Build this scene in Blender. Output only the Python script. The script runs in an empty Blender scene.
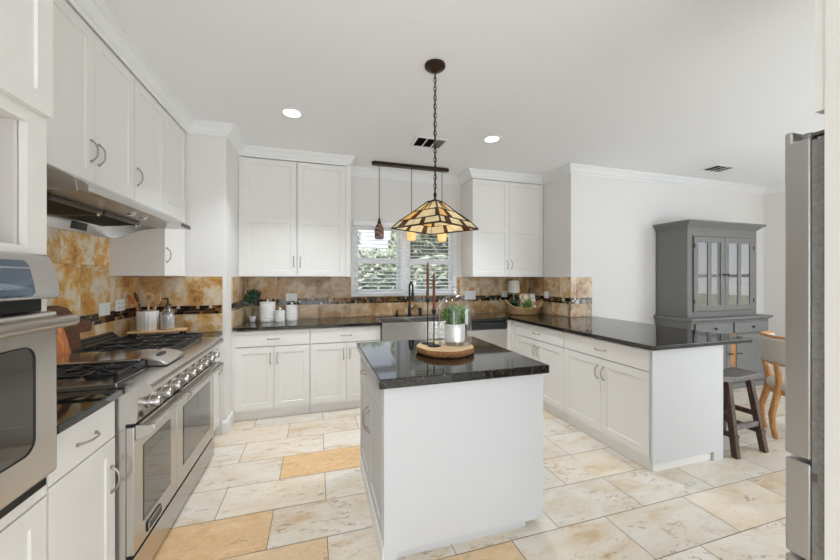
import bpy, math, random
from math import pi, sin, cos, radians
from mathutils import Vector, Matrix
random.seed(7)
SC = bpy.context.scene
COL = SC.collection

# ------------------------------------------------------------------ camera
F, TH = 337.5, 0.2965
cam = bpy.data.cameras.new('camera')
cam.sensor_fit = 'HORIZONTAL'; cam.sensor_width = 36.0
cam.lens = 36.0 * F / 840.0
cam.shift_y = -2.0 / 840.0
cam.clip_start = 0.02
cam_ob = bpy.data.objects.new('camera', cam)
cam_ob.location = (0, 0, 1.39)
cam_ob.rotation_euler = (pi / 2, 0, -TH)
COL.objects.link(cam_ob)
SC.camera = cam_ob

# ------------------------------------------------------------------ sky, sun, added fill lights, exposure
SC.view_settings.view_transform = 'Standard'
SC.view_settings.look = 'None'
SC.view_settings.gamma = 1.0
SC.view_settings.use_curve_mapping = False
SC.view_settings.exposure = -1.33
SC.cycles.use_denoising = True
SC.cycles.max_bounces = 12
SC.cycles.diffuse_bounces = 9
SC.cycles.transparent_max_bounces = 16
SC.cycles.sample_clamp_indirect = 6.0
world = bpy.data.worlds.new('sky')
SC.world = world
world.use_nodes = True
wn, wl = world.node_tree.nodes, world.node_tree.links
wn.clear()
w_tc = wn.new('ShaderNodeTexCoord'); w_sep = wn.new('ShaderNodeSeparateXYZ'); w_r = wn.new('ShaderNodeValToRGB')
w_bg = wn.new('ShaderNodeBackground'); w_out = wn.new('ShaderNodeOutputWorld')
wl.new(w_tc.outputs['Generated'], w_sep.inputs[0]); wl.new(w_sep.outputs['Z'], w_r.inputs[0])
w_r.color_ramp.elements[0].position = 0.0; w_r.color_ramp.elements[0].color = (1.0, 1.0, 1.0, 1)
w_r.color_ramp.elements[1].position = 0.6; w_r.color_ramp.elements[1].color = (0.50, 0.72, 1.0, 1)
wl.new(w_r.outputs[0], w_bg.inputs[0]); w_bg.inputs[1].default_value = 3.4
wl.new(w_bg.outputs[0], w_out.inputs[0])

def light(name, kind, loc, energy, color=(1, 1, 1), aim=None, size=None, size_y=None, spread=None, angle=None):
    d = bpy.data.lights.new(name, kind); d.energy = energy; d.color = color
    if kind == 'AREA':
        d.shape = 'RECTANGLE' if size_y else 'DISK'
        d.size = size
        if size_y: d.size_y = size_y
        if spread: d.spread = spread
    elif kind == 'POINT' and size: d.shadow_soft_size = size
    elif kind == 'SUN' and angle: d.angle = angle
    o = bpy.data.objects.new(name, d); o.location = loc
    if aim is not None:
        o.rotation_euler = (Vector(aim) - Vector(loc)).to_track_quat('-Z', 'Y').to_euler()
    COL.objects.link(o)
    return o
light('sun', 'SUN', (-6, -6, 12), 15.0, (1.0, .96, .9), aim=(0, 3, 0), angle=.02)
# unseen area lights added behind the camera and at both sides as fill
light('rear_fill', 'AREA', (1.6, -3.82, 1.35), 14, (.775, .885, 1.0), aim=(1.6, 0, 1.35), size=5.6, size_y=2.3)  # weak added fill from behind the camera
light('uplight_fill', 'AREA', (1.6, -3.3, .30), 310, (.775, .885, 1.0), aim=(1.6, -2.0, 2.6), size=5.6, size_y=.8)  # added low panel tilted upward to brighten the ceiling
light('right_fill', 'AREA', (6.32, -0.6, 1.45), 190, (.775, .885, 1.0), aim=(0, -0.6, 1.45), size=2.8, size_y=1.9)  # added fill for the fronts on the left wall
for q in ((-.195, -.9), (1.45, -.9), (4.4, .6)):
    light('ceiling_fill', 'AREA', (*q, 2.73), 20, (.86, .93, 1.0), aim=(*q, 0), size=.14, spread=radians(105))  # extra added fill at ceiling height, without fixtures
light('left_fill', 'AREA', (-1.36, -1.9, 1.35), 95, (.775, .885, 1.0), aim=(2, -1.2, 1.5), size=2.8, size_y=2.0)  # added fill from the left for the peninsula fronts

# ------------------------------------------------------------------ materials
MATS = {}
def nmat(name):
    m = bpy.data.materials.new(name); m.use_nodes = True
    nt = m.node_tree
    return m, nt, nt.nodes['Principled BSDF']
def setp(b, **k):
    for kk, v in k.items():
        b.inputs[kk.replace('_', ' ')].default_value = v
def srgb(r, g, b):
    f = lambda c: c / 12.92 if c <= .04045 else ((c + .055) / 1.055) ** 2.4
    return (f(r / 255), f(g / 255), f(b / 255), 1)
def plain(name, col, rough=.5, metal=0.0, bump=0.0, bscale=60, spec=.5, coat=0.0, vary=.0, emis=None, estr=0, stretch=(1, 1, 1)):
    m, nt, b = nmat(name)
    setp(b, Base_Color=col, Roughness=rough, Metallic=metal)
    b.inputs['Specular IOR Level'].default_value = spec
    b.inputs['Coat Weight'].default_value = coat
    if emis: b.inputs['Emission Color'].default_value = emis; b.inputs['Emission Strength'].default_value = estr
    tc = nt.nodes.new('ShaderNodeTexCoord'); mp = nt.nodes.new('ShaderNodeMapping'); mp.inputs['Scale'].default_value = stretch
    nt.links.new(tc.outputs['Object'], mp.inputs[0])
    nz = nt.nodes.new('ShaderNodeTexNoise'); nz.inputs['Scale'].default_value = bscale; nz.inputs['Detail'].default_value = 4
    nt.links.new(mp.outputs[0], nz.inputs['Vector'])
    if bump:
        bp = nt.nodes.new('ShaderNodeBump'); bp.inputs['Strength'].default_value = bump; bp.inputs['Distance'].default_value = .01
        nt.links.new(nz.outputs['Fac'], bp.inputs['Height']); nt.links.new(bp.outputs[0], b.inputs['Normal'])
    if vary:
        mx = nt.nodes.new('ShaderNodeMix'); mx.data_type = 'RGBA'
        mx.inputs[6].default_value = tuple(c * (1 - vary) for c in col[:3]) + (1,)
        mx.inputs[7].default_value = tuple(min(1, c * (1 + vary)) for c in col[:3]) + (1,)
        nt.links.new(nz.outputs['Fac'], mx.inputs[0]); nt.links.new(mx.outputs[2], b.inputs['Base Color'])
    MATS[name] = m
    return m
M_wall = plain('wall_paint', srgb(231, 228, 225), .75, bump=.03, bscale=180)
M_ceil = plain('ceiling_paint', srgb(246, 246, 247), .85, bump=.08, bscale=90)
M_trim = plain('trim_paint', srgb(240, 240, 239), .45)
M_cab = plain('cabinet_paint', srgb(233, 230, 225), .42)
M_isl = plain('island_paint', srgb(206, 206, 206), .5)
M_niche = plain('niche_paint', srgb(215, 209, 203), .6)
M_nickel = plain('brushed_nickel', srgb(176, 168, 158), .3, 1)
M_steel = plain('stainless_steel', srgb(205, 202, 198), .26, 1, bump=.03, bscale=40, stretch=(1, 1, 40))
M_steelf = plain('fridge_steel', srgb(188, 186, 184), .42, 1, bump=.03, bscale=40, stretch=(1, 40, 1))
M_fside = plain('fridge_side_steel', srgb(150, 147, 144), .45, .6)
M_steeld = plain('dark_steel', srgb(112, 108, 104), .35, 1)
M_chrome = plain('chrome', srgb(215, 212, 208), .12, 1)
M_black = plain('black_enamel', srgb(22, 22, 23), .3)
M_iron = plain('cast_iron', srgb(30, 30, 32), .5, bump=.1, bscale=200)
M_gap = plain('dark_gap', srgb(14, 13, 13), .6)
M_bronze = plain('oil_rubbed_bronze', srgb(62, 48, 38), .4, .8)
M_matteblk = plain('matte_black_metal', srgb(30, 30, 32), .4, .3)
M_ceramic = plain('white_ceramic', srgb(236, 234, 230), .3)
M_plastic = plain('white_plastic', srgb(238, 238, 236), .4)
M_gasket = plain('gasket_rubber', srgb(138, 136, 134), .7, vary=.4, bscale=80)
M_candle = plain('brown_wax', srgb(106, 57, 32), .5)
M_hutch = plain('weathered_grey_paint', srgb(122, 121, 118), .55, vary=.18, bscale=14, stretch=(1, 1, 6), bump=.05)
M_soil = plain('soil', srgb(50, 38, 28), .9)
M_linen = plain('oatmeal_linen', srgb(196, 188, 178), .9, bump=.25, bscale=400, vary=.08)
M_leafd = plain('dark_leaf', srgb(36, 70, 40), .5, vary=.45, bscale=30)
M_leafg = plain('bright_leaf', srgb(98, 138, 62), .5, vary=.75, bscale=38)
M_leafo = plain('tree_leaf', srgb(158, 164, 138), .6, vary=.5, bscale=3)
M_bark = plain('bark', srgb(92, 78, 66), .9, vary=.3, bscale=20, bump=.5)
M_lawn = plain('lawn', srgb(164, 160, 132), .9, vary=.3, bscale=6)
M_blind = plain('blind_slat', srgb(243, 243, 243), .5)
M_lens = plain('lamp_lens', (1, 1, 1, 1), .5, emis=(1, .97, .92, 1), estr=6)
M_bulb = plain('lit_bulb', (1, 1, 1, 1), .5, emis=(1, .82, .5, 1), estr=5)
M_shade = plain('linen_shade', srgb(232, 226, 218), .8)
def make_cover():
    m, nt, b = nmat('printed_cover')
    tc = nt.nodes.new('ShaderNodeTexCoord'); v = nt.nodes.new('ShaderNodeTexVoronoi'); v.inputs['Scale'].default_value = 26
    nt.links.new(tc.outputs['Object'], v.inputs['Vector'])
    sp = nt.nodes.new('ShaderNodeSeparateColor'); nt.links.new(v.outputs['Color'], sp.inputs[0])
    r = nt.nodes.new('ShaderNodeValToRGB'); r.color_ramp.interpolation = 'CONSTANT'; el = r.color_ramp.elements
    cols = [srgb(224, 220, 214), srgb(206, 196, 186), srgb(168, 120, 92), srgb(150, 158, 120), srgb(226, 222, 216), srgb(196, 160, 132)]
    while len(el) < len(cols): el.new(.5)
    for i, c in enumerate(cols): el[i].position = i / len(cols); el[i].color = c
    nt.links.new(sp.outputs[0], r.inputs[0]); nt.links.new(r.outputs[0], b.inputs['Base Color']); setp(b, Roughness=.4)
    return m
M_paper = make_cover()

def ramp(nt, pts):
    r = nt.nodes.new('ShaderNodeValToRGB')
    el = r.color_ramp.elements
    while len(el) < len(pts): el.new(.5)
    for e, (p, c) in zip(el, pts): e.position = p; e.color = c
    return r
def noise(nt, vec, scale, detail=6, rough=.6, dist=0.0):
    n = nt.nodes.new('ShaderNodeTexNoise'); n.inputs['Scale'].default_value = scale; n.inputs['Detail'].default_value = detail
    n.inputs['Roughness'].default_value = rough; n.inputs['Distortion'].default_value = dist
    nt.links.new(vec, n.inputs['Vector']); return n
def mixc(nt, fac, a, b, mode='MIX'):
    m = nt.nodes.new('ShaderNodeMix'); m.data_type = 'RGBA'; m.blend_type = mode
    for s, v in ((0, fac), (6, a), (7, b)):
        if hasattr(v, 'is_linked') or isinstance(v, bpy.types.NodeSocket): nt.links.new(v, m.inputs[s])
        else: m.inputs[s].default_value = v
    return m.outputs[2]
def attrvec(nt, scale=(1, 1, 1), jitter=7.0):
    """object position shifted by a random amount per tile"""
    tc = nt.nodes.new('ShaderNodeTexCoord'); at = nt.nodes.new('ShaderNodeAttribute'); at.attribute_name = 'tile'
    sep = nt.nodes.new('ShaderNodeSeparateColor'); nt.links.new(at.outputs['Color'], sep.inputs[0])
    mul = nt.nodes.new('ShaderNodeMath'); mul.operation = 'MULTIPLY'; mul.inputs[1].default_value = jitter
    nt.links.new(sep.outputs[0], mul.inputs[0])
    cmb = nt.nodes.new('ShaderNodeCombineXYZ')
    for i in range(3): nt.links.new(mul.outputs[0], cmb.inputs[i])
    mp = nt.nodes.new('ShaderNodeMapping'); mp.inputs['Scale'].default_value = scale
    nt.links.new(tc.outputs['Object'], mp.inputs[0])
    ad = nt.nodes.new('ShaderNodeVectorMath'); ad.operation = 'ADD'
    nt.links.new(mp.outputs[0], ad.inputs[0]); nt.links.new(cmb.outputs[0], ad.inputs[1])
    return ad.outputs[0], sep

def make_floor_mat():
    m, nt, b = nmat('travertine_floor')
    v, sep = attrvec(nt, (1, 2.2, 1))
    n1 = noise(nt, v, 3.2, 8, .62, .6)
    n2 = noise(nt, v, 16, 8, .7, .3)
    n3 = noise(nt, v, 45, 4, .6)
    base = ramp(nt, [(.28, srgb(206, 178, 140)), (.40, srgb(222, 209, 188)), (.55, srgb(229, 221, 208)), (.75, srgb(234, 228, 218))])
    nt.links.new(n1.outputs['Fac'], base.inputs[0])
    gold = ramp(nt, [(.3, srgb(206, 152, 86)), (.5, srgb(226, 180, 118)), (.7, srgb(238, 204, 152))])
    nt.links.new(n2.outputs['Fac'], gold.inputs[0])
    c = mixc(nt, sep.outputs[1], base.outputs[0], gold.outputs[0])
    # brown pitting, more on some tiles
    mul = nt.nodes.new('ShaderNodeMath'); mul.operation = 'MULTIPLY'
    pit = ramp(nt, [(.54, (0, 0, 0, 1)), (.62, (1, 1, 1, 1))]); nt.links.new(n2.outputs['Fac'], pit.inputs[0])
    msk = ramp(nt, [(.47, (0, 0, 0, 1)), (.60, (1, 1, 1, 1))])
    n4 = noise(nt, v, 2.6, 3, .5); nt.links.new(n4.outputs['Fac'], msk.inputs[0])
    nt.links.new(pit.outputs[0], mul.inputs[0]); nt.links.new(msk.outputs[0], mul.inputs[1])
    mul2 = nt.nodes.new('ShaderNodeMath'); mul2.operation = 'MULTIPLY'; mul2.inputs[1].default_value = .65
    nt.links.new(mul.outputs[0], mul2.inputs[0])
    c = mixc(nt, mul2.outputs[0], c, srgb(160, 124, 84))
    fine = ramp(nt, [(.35, (.9, .9, .9, 1)), (.6, (1, 1, 1, 1))]); nt.links.new(n3.outputs['Fac'], fine.inputs[0])
    c = mixc(nt, .6, c, fine.outputs[0], 'MULTIPLY')
    lum = nt.nodes.new('ShaderNodeMapRange'); lum.inputs[3].default_value = .93; lum.inputs[4].default_value = 1.05
    nt.links.new(sep.outputs[2], lum.inputs[0])
    c = mixc(nt, 1.0, c, lum.outputs[0], 'MULTIPLY')
    nt.links.new(c, b.inputs['Base Color'])
    setp(b, Roughness=.34)
    bp = nt.nodes.new('ShaderNodeBump'); bp.inputs['Strength'].default_value = .06
    nt.links.new(n2.outputs['Fac'], bp.inputs['Height']); nt.links.new(bp.outputs[0], b.inputs['Normal'])
    return m
M_floor = make_floor_mat()
M_grout = plain('floor_grout', srgb(150, 128, 104), .9, vary=.15)
M_wgrout = plain('wall_grout', srgb(188, 158, 118), .9)

def make_wall_tile():
    m, nt, b = nmat('marbled_travertine_tile')
    v, sep = attrvec(nt, (1, 1, 1))
    n1 = noise(nt, v, 6.5, 12, .72, .3)
    n2 = noise(nt, v, 18, 8, .7, .4)
    tan = ramp(nt, [(.32, srgb(112, 78, 48)), (.43, srgb(176, 138, 98)), (.54, srgb(206, 178, 142)), (.68, srgb(224, 210, 186))])
    nt.links.new(n1.outputs['Fac'], tan.inputs[0])
    gold = ramp(nt, [(.32, srgb(160, 98, 36)), (.42, srgb(222, 160, 72)), (.49, srgb(234, 188, 112)), (.54, srgb(240, 224, 194)), (.7, srgb(245, 237, 222))])
    nt.links.new(n1.outputs['Fac'], gold.inputs[0])
    c = mixc(nt, sep.outputs[1], tan.outputs[0], gold.outputs[0])
    sp = ramp(nt, [(.58, (0, 0, 0, 1)), (.68, (.55, .55, .55, 1))]); nt.links.new(n2.outputs['Fac'], sp.inputs[0])
    c = mixc(nt, sp.outputs[0], c, srgb(140, 96, 52))
    lum = nt.nodes.new('ShaderNodeMapRange'); lum.inputs[3].default_value = .8; lum.inputs[4].default_value = 1.05
    nt.links.new(sep.outputs[2], lum.inputs[0])
    c = mixc(nt, 1.0, c, lum.outputs[0], 'MULTIPLY')
    nt.links.new(c, b.inputs['Base Color']); setp(b, Roughness=.3)
    return m
M_tile = make_wall_tile()
def make_mosaic():
    m, nt, b = nmat('glass_mosaic')
    at = nt.nodes.new('ShaderNodeAttribute'); at.attribute_name = 'tile'
    nt.links.new(at.outputs['Color'], b.inputs['Base Color']); setp(b, Roughness=.12)
    return m
M_mosaic = make_mosaic()
def make_granite():
    m, nt, b = nmat('black_granite')
    tc = nt.nodes.new('ShaderNodeTexCoord')
    n1 = noise(nt, tc.outputs['Object'], 105, 3, .65); n2 = noise(nt, tc.outputs['Object'], 60, 4, .7)
    r1 = ramp(nt, [(.50, srgb(12, 11, 10)), (.60, srgb(34, 29, 25)), (.66, srgb(110, 94, 72)), (.74, srgb(200, 190, 170))])
    nt.links.new(n1.outputs['Fac'], r1.inputs[0])
    r2 = ramp(nt, [(.58, (0, 0, 0, 1)), (.70, (.6, .6, .6, 1))]); nt.links.new(n2.outputs['Fac'], r2.inputs[0])
    c = mixc(nt, r2.outputs[0], r1.outputs[0], srgb(66, 52, 40))
    nt.links.new(c, b.inputs['Base Color']); setp(b, Roughness=.05)
    b.inputs['Specular IOR Level'].default_value = .6
    return m
M_granite = make_granite()
def make_wood(name, c0, c1, c2, scale=9, stretch=(1, 1, 8), rough=.5):
    m, nt, b = nmat(name)
    tc = nt.nodes.new('ShaderNodeTexCoord'); mp = nt.nodes.new('ShaderNodeMapping')
    mp.inputs['Scale'].default_value = tuple(1.0 / s * 3 for s in stretch)
    nt.links.new(tc.outputs['Object'], mp.inputs[0])
    n = noise(nt, mp.outputs[0], scale * 3, 7, .6, 1.5)
    r = ramp(nt, [(.3, c0), (.5, c1), (.7, c2)]); nt.links.new(n.outputs['Fac'], r.inputs[0])
    nt.links.new(r.outputs[0], b.inputs['Base Color']); setp(b, Roughness=rough)
    return m
M_walnut = make_wood('walnut_wood', srgb(58, 36, 24), srgb(92, 58, 38), srgb(122, 80, 54), 6, (6, 6, 1))
M_acacia = make_wood('acacia_wood', srgb(140, 74, 36), srgb(190, 114, 64), srgb(222, 160, 104), 5, (1, 2, 7))
M_pale = make_wood('pale_wood', srgb(196, 150, 98), srgb(222, 182, 132), srgb(236, 206, 164), 6, (1, 6, 1))
M_stool = make_wood('dark_stained_wood', srgb(48, 34, 26), srgb(78, 56, 44), srgb(110, 84, 68), 7, (1, 1, 7))
M_stooltop = make_wood('grey_brown_seat_wood', srgb(74, 66, 62), srgb(104, 96, 92), srgb(140, 132, 126), 6, (1, 6, 1), .4)
M_oak = make_wood('honey_oak', srgb(142, 92, 46), srgb(184, 130, 74), srgb(208, 160, 104), 6, (1, 1, 7))
M_barkslab = make_wood('slab_bark', srgb(62, 38, 22), srgb(150, 100, 58), srgb(206, 160, 108), 16, (1, 1, 2), .8)
M_wicker = plain('woven_seagrass', srgb(184, 150, 102), .8, vary=.55, bscale=55, bump=1.0, stretch=(1, 1, 2.5))
def make_slab():
    m, nt, b = nmat('slab_end_grain')
    tc = nt.nodes.new('ShaderNodeTexCoord')
    w = nt.nodes.new('ShaderNodeTexWave'); w.wave_type = 'RINGS'; w.rings_direction = 'Z'
    w.inputs['Scale'].default_value = 22; w.inputs['Distortion'].default_value = 2.5; w.inputs['Detail'].default_value = 3
    nt.links.new(tc.outputs['Object'], w.inputs['Vector'])
    r = ramp(nt, [(0, srgb(206, 172, 128)), (1, srgb(228, 202, 162))]); nt.links.new(w.outputs['Color'], r.inputs[0])
    nt.links.new(r.outputs[0], b.inputs['Base Color']); setp(b, Roughness=.6)
    return m
M_slab = make_slab()
def make_glass(name, tint=(1, 1, 1, 1), refl=1.0, rough=0.0, ior=1.45):
    """thin clear pane: see-through with a mirror-like glint"""
    m = bpy.data.materials.new(name); m.use_nodes = True; nt = m.node_tree; nt.nodes.clear()
    o = nt.nodes.new('ShaderNodeOutputMaterial'); t = nt.nodes.new('ShaderNodeBsdfTransparent'); g = nt.nodes.new('ShaderNodeBsdfGlossy')
    t.inputs[0].default_value = tint; g.inputs['Roughness'].default_value = rough
    f = nt.nodes.new('ShaderNodeLayerWeight'); f.inputs[0].default_value = .5
    pw = nt.nodes.new('ShaderNodeMath'); pw.operation = 'POWER'; pw.inputs[1].default_value = 2.6
    nt.links.new(f.outputs['Facing'], pw.inputs[0])
    mu = nt.nodes.new('ShaderNodeMapRange'); mu.inputs[3].default_value = .04 * refl; mu.inputs[4].default_value = .04 * refl + .7
    nt.links.new(pw.outputs[0], mu.inputs[0])
    mx = nt.nodes.new('ShaderNodeMixShader')
    nt.links.new(mu.outputs[0], mx.inputs[0]); nt.links.new(t.outputs[0], mx.inputs[1]); nt.links.new(g.outputs[0], mx.inputs[2])
    nt.links.new(mx.outputs[0], o.inputs[0])
    return m
M_glass = make_glass('window_glass')
M_dome = make_glass('dome_glass', (.97, .98, .98, 1), 2.6)
M_hglass = make_glass('cabinet_glass', (.75, .77, .76, 1), 5.0)
M_bottle = make_glass('textured_bottle_glass', (.96, .97, .98, 1), 5.0, .2)
M_oglass = plain('oven_glass', srgb(34, 30, 28), .05, spec=.9, coat=.5)
M_cglass = plain('control_glass', srgb(30, 66, 92), .06, spec=1.0, coat=1.0)
def make_amber(name, col, emit):
    m = bpy.data.materials.new(name); m.use_nodes = True; nt = m.node_tree; nt.nodes.clear()
    o = nt.nodes.new('ShaderNodeOutputMaterial'); d = nt.nodes.new('ShaderNodeBsdfDiffuse'); t = nt.nodes.new('ShaderNodeBsdfTranslucent')
    g = nt.nodes.new('ShaderNodeBsdfGlossy'); g.inputs['Roughness'].default_value = .1; e = nt.nodes.new('ShaderNodeEmission')
    tc = nt.nodes.new('ShaderNodeTexCoord'); n = noise(nt, tc.outputs['Object'], 14, 4, .6, 1.0)
    r = ramp(nt, [(.3, tuple(c * .82 for c in col[:3]) + (1,)), (.7, tuple(min(1, c * 1.15) for c in col[:3]) + (1,))])
    nt.links.new(n.outputs['Fac'], r.inputs[0])
    for s in (d, t, e): nt.links.new(r.outputs[0], s.inputs[0])
    e.inputs[1].default_value = emit
    m1 = nt.nodes.new('ShaderNodeMixShader'); m1.inputs[0].default_value = .55
    nt.links.new(d.outputs[0], m1.inputs[1]); nt.links.new(t.outputs[0], m1.inputs[2])
    m2 = nt.nodes.new('ShaderNodeMixShader'); m2.inputs[0].default_value = .06
    nt.links.new(m1.outputs[0], m2.inputs[1]); nt.links.new(g.outputs[0], m2.inputs[2])
    a = nt.nodes.new('ShaderNodeAddShader'); nt.links.new(m2.outputs[0], a.inputs[0]); nt.links.new(e.outputs[0], a.inputs[1])
    nt.links.new(a.outputs[0], o.inputs[0])
    return m
M_cream = make_amber('cream_art_glass', srgb(242, 230, 198), .2)
M_amber = make_amber('amber_art_glass', srgb(238, 206, 130), .25)
M_yellow = make_amber('yellow_art_glass', srgb(244, 200, 40), .35)
M_brownglass = make_amber('brown_art_glass', srgb(124, 66, 30), .03)
M_litshade = make_amber('lit_amber_shade', srgb(250, 218, 158), 1.0)
def make_swirl():
    m, nt, b = nmat('swirled_brown_glass')
    tc = nt.nodes.new('ShaderNodeTexCoord'); w = nt.nodes.new('ShaderNodeTexWave'); w.wave_type = 'BANDS'; w.bands_direction = 'DIAGONAL'
    w.inputs['Scale'].default_value = 9; w.inputs['Distortion'].default_value = 4; w.inputs['Detail'].default_value = 2
    nt.links.new(tc.outputs['Object'], w.inputs['Vector'])
    r = ramp(nt, [(0, srgb(88, 66, 58)), (.6, srgb(120, 92, 78)), (1, srgb(160, 128, 108))]); nt.links.new(w.outputs['Color'], r.inputs[0])
    nt.links.new(r.outputs[0], b.inputs['Base Color']); setp(b, Roughness=.2)
    return m
M_swirl = make_swirl()

# ------------------------------------------------------------------ mesh helpers
class MB:
    def __init__(s): s.v = []; s.f = []; s.c = []; s.m = []
    def add(s, vs, fs, col=(1, 1, 1, 1), mi=0):
        o = len(s.v); s.v += [tuple(v) for v in vs]
        for f in fs: s.f.append([i + o for i in f]); s.c.append(col); s.m.append(mi)
        return s
    def box(s, x0, x1, y0, y1, z0, z1, col=(1, 1, 1, 1), mi=0, mat=None):
        vs = [(x, y, z) for z in (z0, z1) for y in (y0, y1) for x in (x0, x1)]
        if mat is not None: vs = [mat @ Vector(v) for v in vs]
        return s.add(vs, [(0, 2, 3, 1), (4, 5, 7, 6), (0, 1, 5, 4), (2, 6, 7, 3), (0, 4, 6, 2), (1, 3, 7, 5)], col, mi)
    def prism(s, pts, ext, col=(1, 1, 1, 1), mi=0):
        """closed polygon of 3D points swept along ext"""
        n = len(pts); e = Vector(ext); vs = [Vector(p) for p in pts] + [Vector(p) + e for p in pts]
        nrm = Vector((0, 0, 0))
        for i in range(n): nrm += Vector(pts[i]).cross(Vector(pts[(i + 1) % n]))
        a, b = list(range(n)), list(range(n, 2 * n))
        if nrm.dot(e) > 0: fs = [a[::-1], b] + [(i, (i + 1) % n, n + (i + 1) % n, n + i) for i in range(n)]
        else: fs = [a, b[::-1]] + [(i, n + i, n + (i + 1) % n, (i + 1) % n) for i in range(n)]
        return s.add(vs, fs, col, mi)
    def tube(s, pts, r, n=8, cap=True, mi=0, closed=False):
        P = [Vector(p) for p in pts]; k = len(P); rs = r if isinstance(r, (list, tuple)) else [r] * k
        vs = []; up = None
        for i in range(k):
            if closed: t = (P[(i + 1) % k] - P[i - 1]).normalized()
            else: t = (P[min(i + 1, k - 1)] - P[max(i - 1, 0)]).normalized()
            if up is None:
                up = Vector((0, 0, 1)) if abs(t.z) < .9 else Vector((1, 0, 0))
            a = t.cross(up)
            if a.length < 1e-5: a = t.cross(Vector((0, 1, 0)))
            a.normalize(); b = a.cross(t).normalized(); up = b
            for j in range(n):
                q = 2 * pi * j / n
                vs.append(P[i] + (a * cos(q) + b * sin(q)) * rs[i])
        fs = []
        rng = k if closed else k - 1
        for i in range(rng):
            i2 = (i + 1) % k
            for j in range(n): fs.append((i * n + j, i * n + (j + 1) % n, i2 * n + (j + 1) % n, i2 * n + j))
        if cap and not closed: fs += [tuple(range(n))[::-1], tuple(range((k - 1) * n, k * n))]
        return s.add(vs, fs, mi=mi)
    def lathe(s, prof, c=(0, 0, 0), n=28, mi=0, rot=None, flute=0, nf=0):
        vs = []; k = len(prof)
        for (r, z) in prof:
            for j in range(n):
                q = 2 * pi * j / n; rr = r * (1 + flute * cos(nf * q)) if nf else r
                v = Vector((rr * cos(q), rr * sin(q), z))
                if rot is not None: v = rot @ v
                vs.append(v + Vector(c))
        fs = []
        for i in range(k - 1):
            for j in range(n): fs.append((i * n + j, i * n + (j + 1) % n, (i + 1) * n + (j + 1) % n, (i + 1) * n + j))
        if prof[0][0] > 1e-6: fs.append(tuple(range(n))[::-1])
        if prof[-1][0] > 1e-6: fs.append(tuple(range((k - 1) * n, k * n)))
        return s.add(vs, fs, mi=mi)
    def build(s, name, mat, parent=None, loc=None, bevel=0, seg=2, smooth=None, attr=False):
        me = bpy.data.meshes.new(name); me.from_pydata([tuple(v) for v in s.v], [], s.f)
        for m in (mat if isinstance(mat, (list, tuple)) else [mat]): me.materials.append(m)
        me.polygons.foreach_set('material_index', s.m)
        if attr:
            ca = me.color_attributes.new('tile', 'FLOAT_COLOR', 'CORNER'); buf = []
            for p, c in zip(me.polygons, s.c): buf += list(c) * p.loop_total
            ca.data.foreach_set('color', buf)
        if smooth:
            me.polygons.foreach_set('use_smooth', [True] * len(me.polygons))
            me.set_sharp_from_angle(angle=radians(smooth))
        me.update()
        o = bpy.data.objects.new(name, me); COL.objects.link(o)
        if parent: o.parent = parent
        if loc: o.location = loc
        if bevel:
            b = o.modifiers.new('edge', 'BEVEL'); b.width = bevel; b.segments = seg; b.limit_method = 'ANGLE'; b.angle_limit = radians(40)
        return o

def thing(name, label, cat, loc=(0, 0, 0), rz=0, group=None):
    o = bpy.data.objects.new(name, None); COL.objects.link(o); o.empty_display_size = .1
    o.location = loc; o.rotation_euler = (0, 0, rz); o['label'] = label; o['category'] = cat
    if group: o['group'] = group
    return o
def tag(o, label, cat, group=None):
    o['label'] = label; o['category'] = cat
    if group: o['group'] = group
    return o
def struct(o, label=None):
    o['kind'] = 'structure'
    if label: o['label'] = label
    return o
def B(*a): return MB().box(*a)

# ------------------------------------------------------------------ the room shell
XL, YB, ZC = -1.43, 4.22, 2.74        # left wall, back wall, ceiling
XS, YS = -0.775, 3.39                 # corner of the boxed-out wall beside the range
XA, YW = 2.93, 3.36                   # corner where the kitchen alcove meets the dining wall
XR, YF = 6.45, -4.0

# floor: running-bond travertine, tile colours vary piece by piece
def build_floor():
    f = MB(); L, Wd, g = .617, .3135, .0022
    f.add([(XL - .1, YF - .1, -.004), (XR + .1, YF - .1, -.004), (XR + .1, YB + .1, -.004), (XL - .1, YB + .1, -.004)], [(0, 1, 2, 3)], mi=1)
    rnd = random.Random(3)
    special = {}
    for k in range(-18, 10):
        y0 = 1.567 + k * Wd; y1 = y0 + Wd
        off = (.054 if k % 2 == 0 else -.247)
        for j in range(-4, 12):
            x0 = off + j * L; x1 = x0 + L
            X0, X1 = max(x0, XL), min(x1, XR)
            if X1 - X0 < .02: continue
            Y1 = min(y1, YB)
            cx, cy = (x0 + x1) / 2, (y0 + y1) / 2
            warm = max(0, min(1, rnd.gauss(.05 if cx < 1.0 else 0, .12)))
            if rnd.random() < .05 and cx < .8: warm = .6
            lum = rnd.random()
            if k == 2 and j == 0: pass
            if abs(cx - .06) < .05 and abs(cy - 2.665) < .1: warm, lum = .85, .75
            if k == 2 and abs(cx - .1) < .35 and cx > 0: pass
            if (k, j) in ((1, -1),): warm, lum = .78, .35
            f.add([(X0 + g, y0 + g, 0), (X1 - g, y0 + g, 0), (X1 - g, Y1 - g, 0), (X0 + g, Y1 - g, 0)], [(0, 1, 2, 3)], (rnd.random(), warm, lum, 1))
    return struct(f.build('floor', [M_floor, M_grout], attr=True), 'cream travertine floor tiles laid in running bond')
build_floor()
struct(B(XL - .15, XR + .15, YF - .15, YB + .15, ZC, ZC + .12).build('ceiling', M_ceil), 'flat pale grey ceiling')
struct(B(XL - .12, XL, YF, YB, 0, ZC).build('wall_left', M_wall))
WX0, WX1, WZ0, WZ1 = .405, 1.80, 1.165, 2.085
wb = MB(); wb.box(XL, WX0, YB, YB + .12, 0, ZC); wb.box(WX1, XA + .15, YB, YB + .12, 0, ZC)
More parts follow.
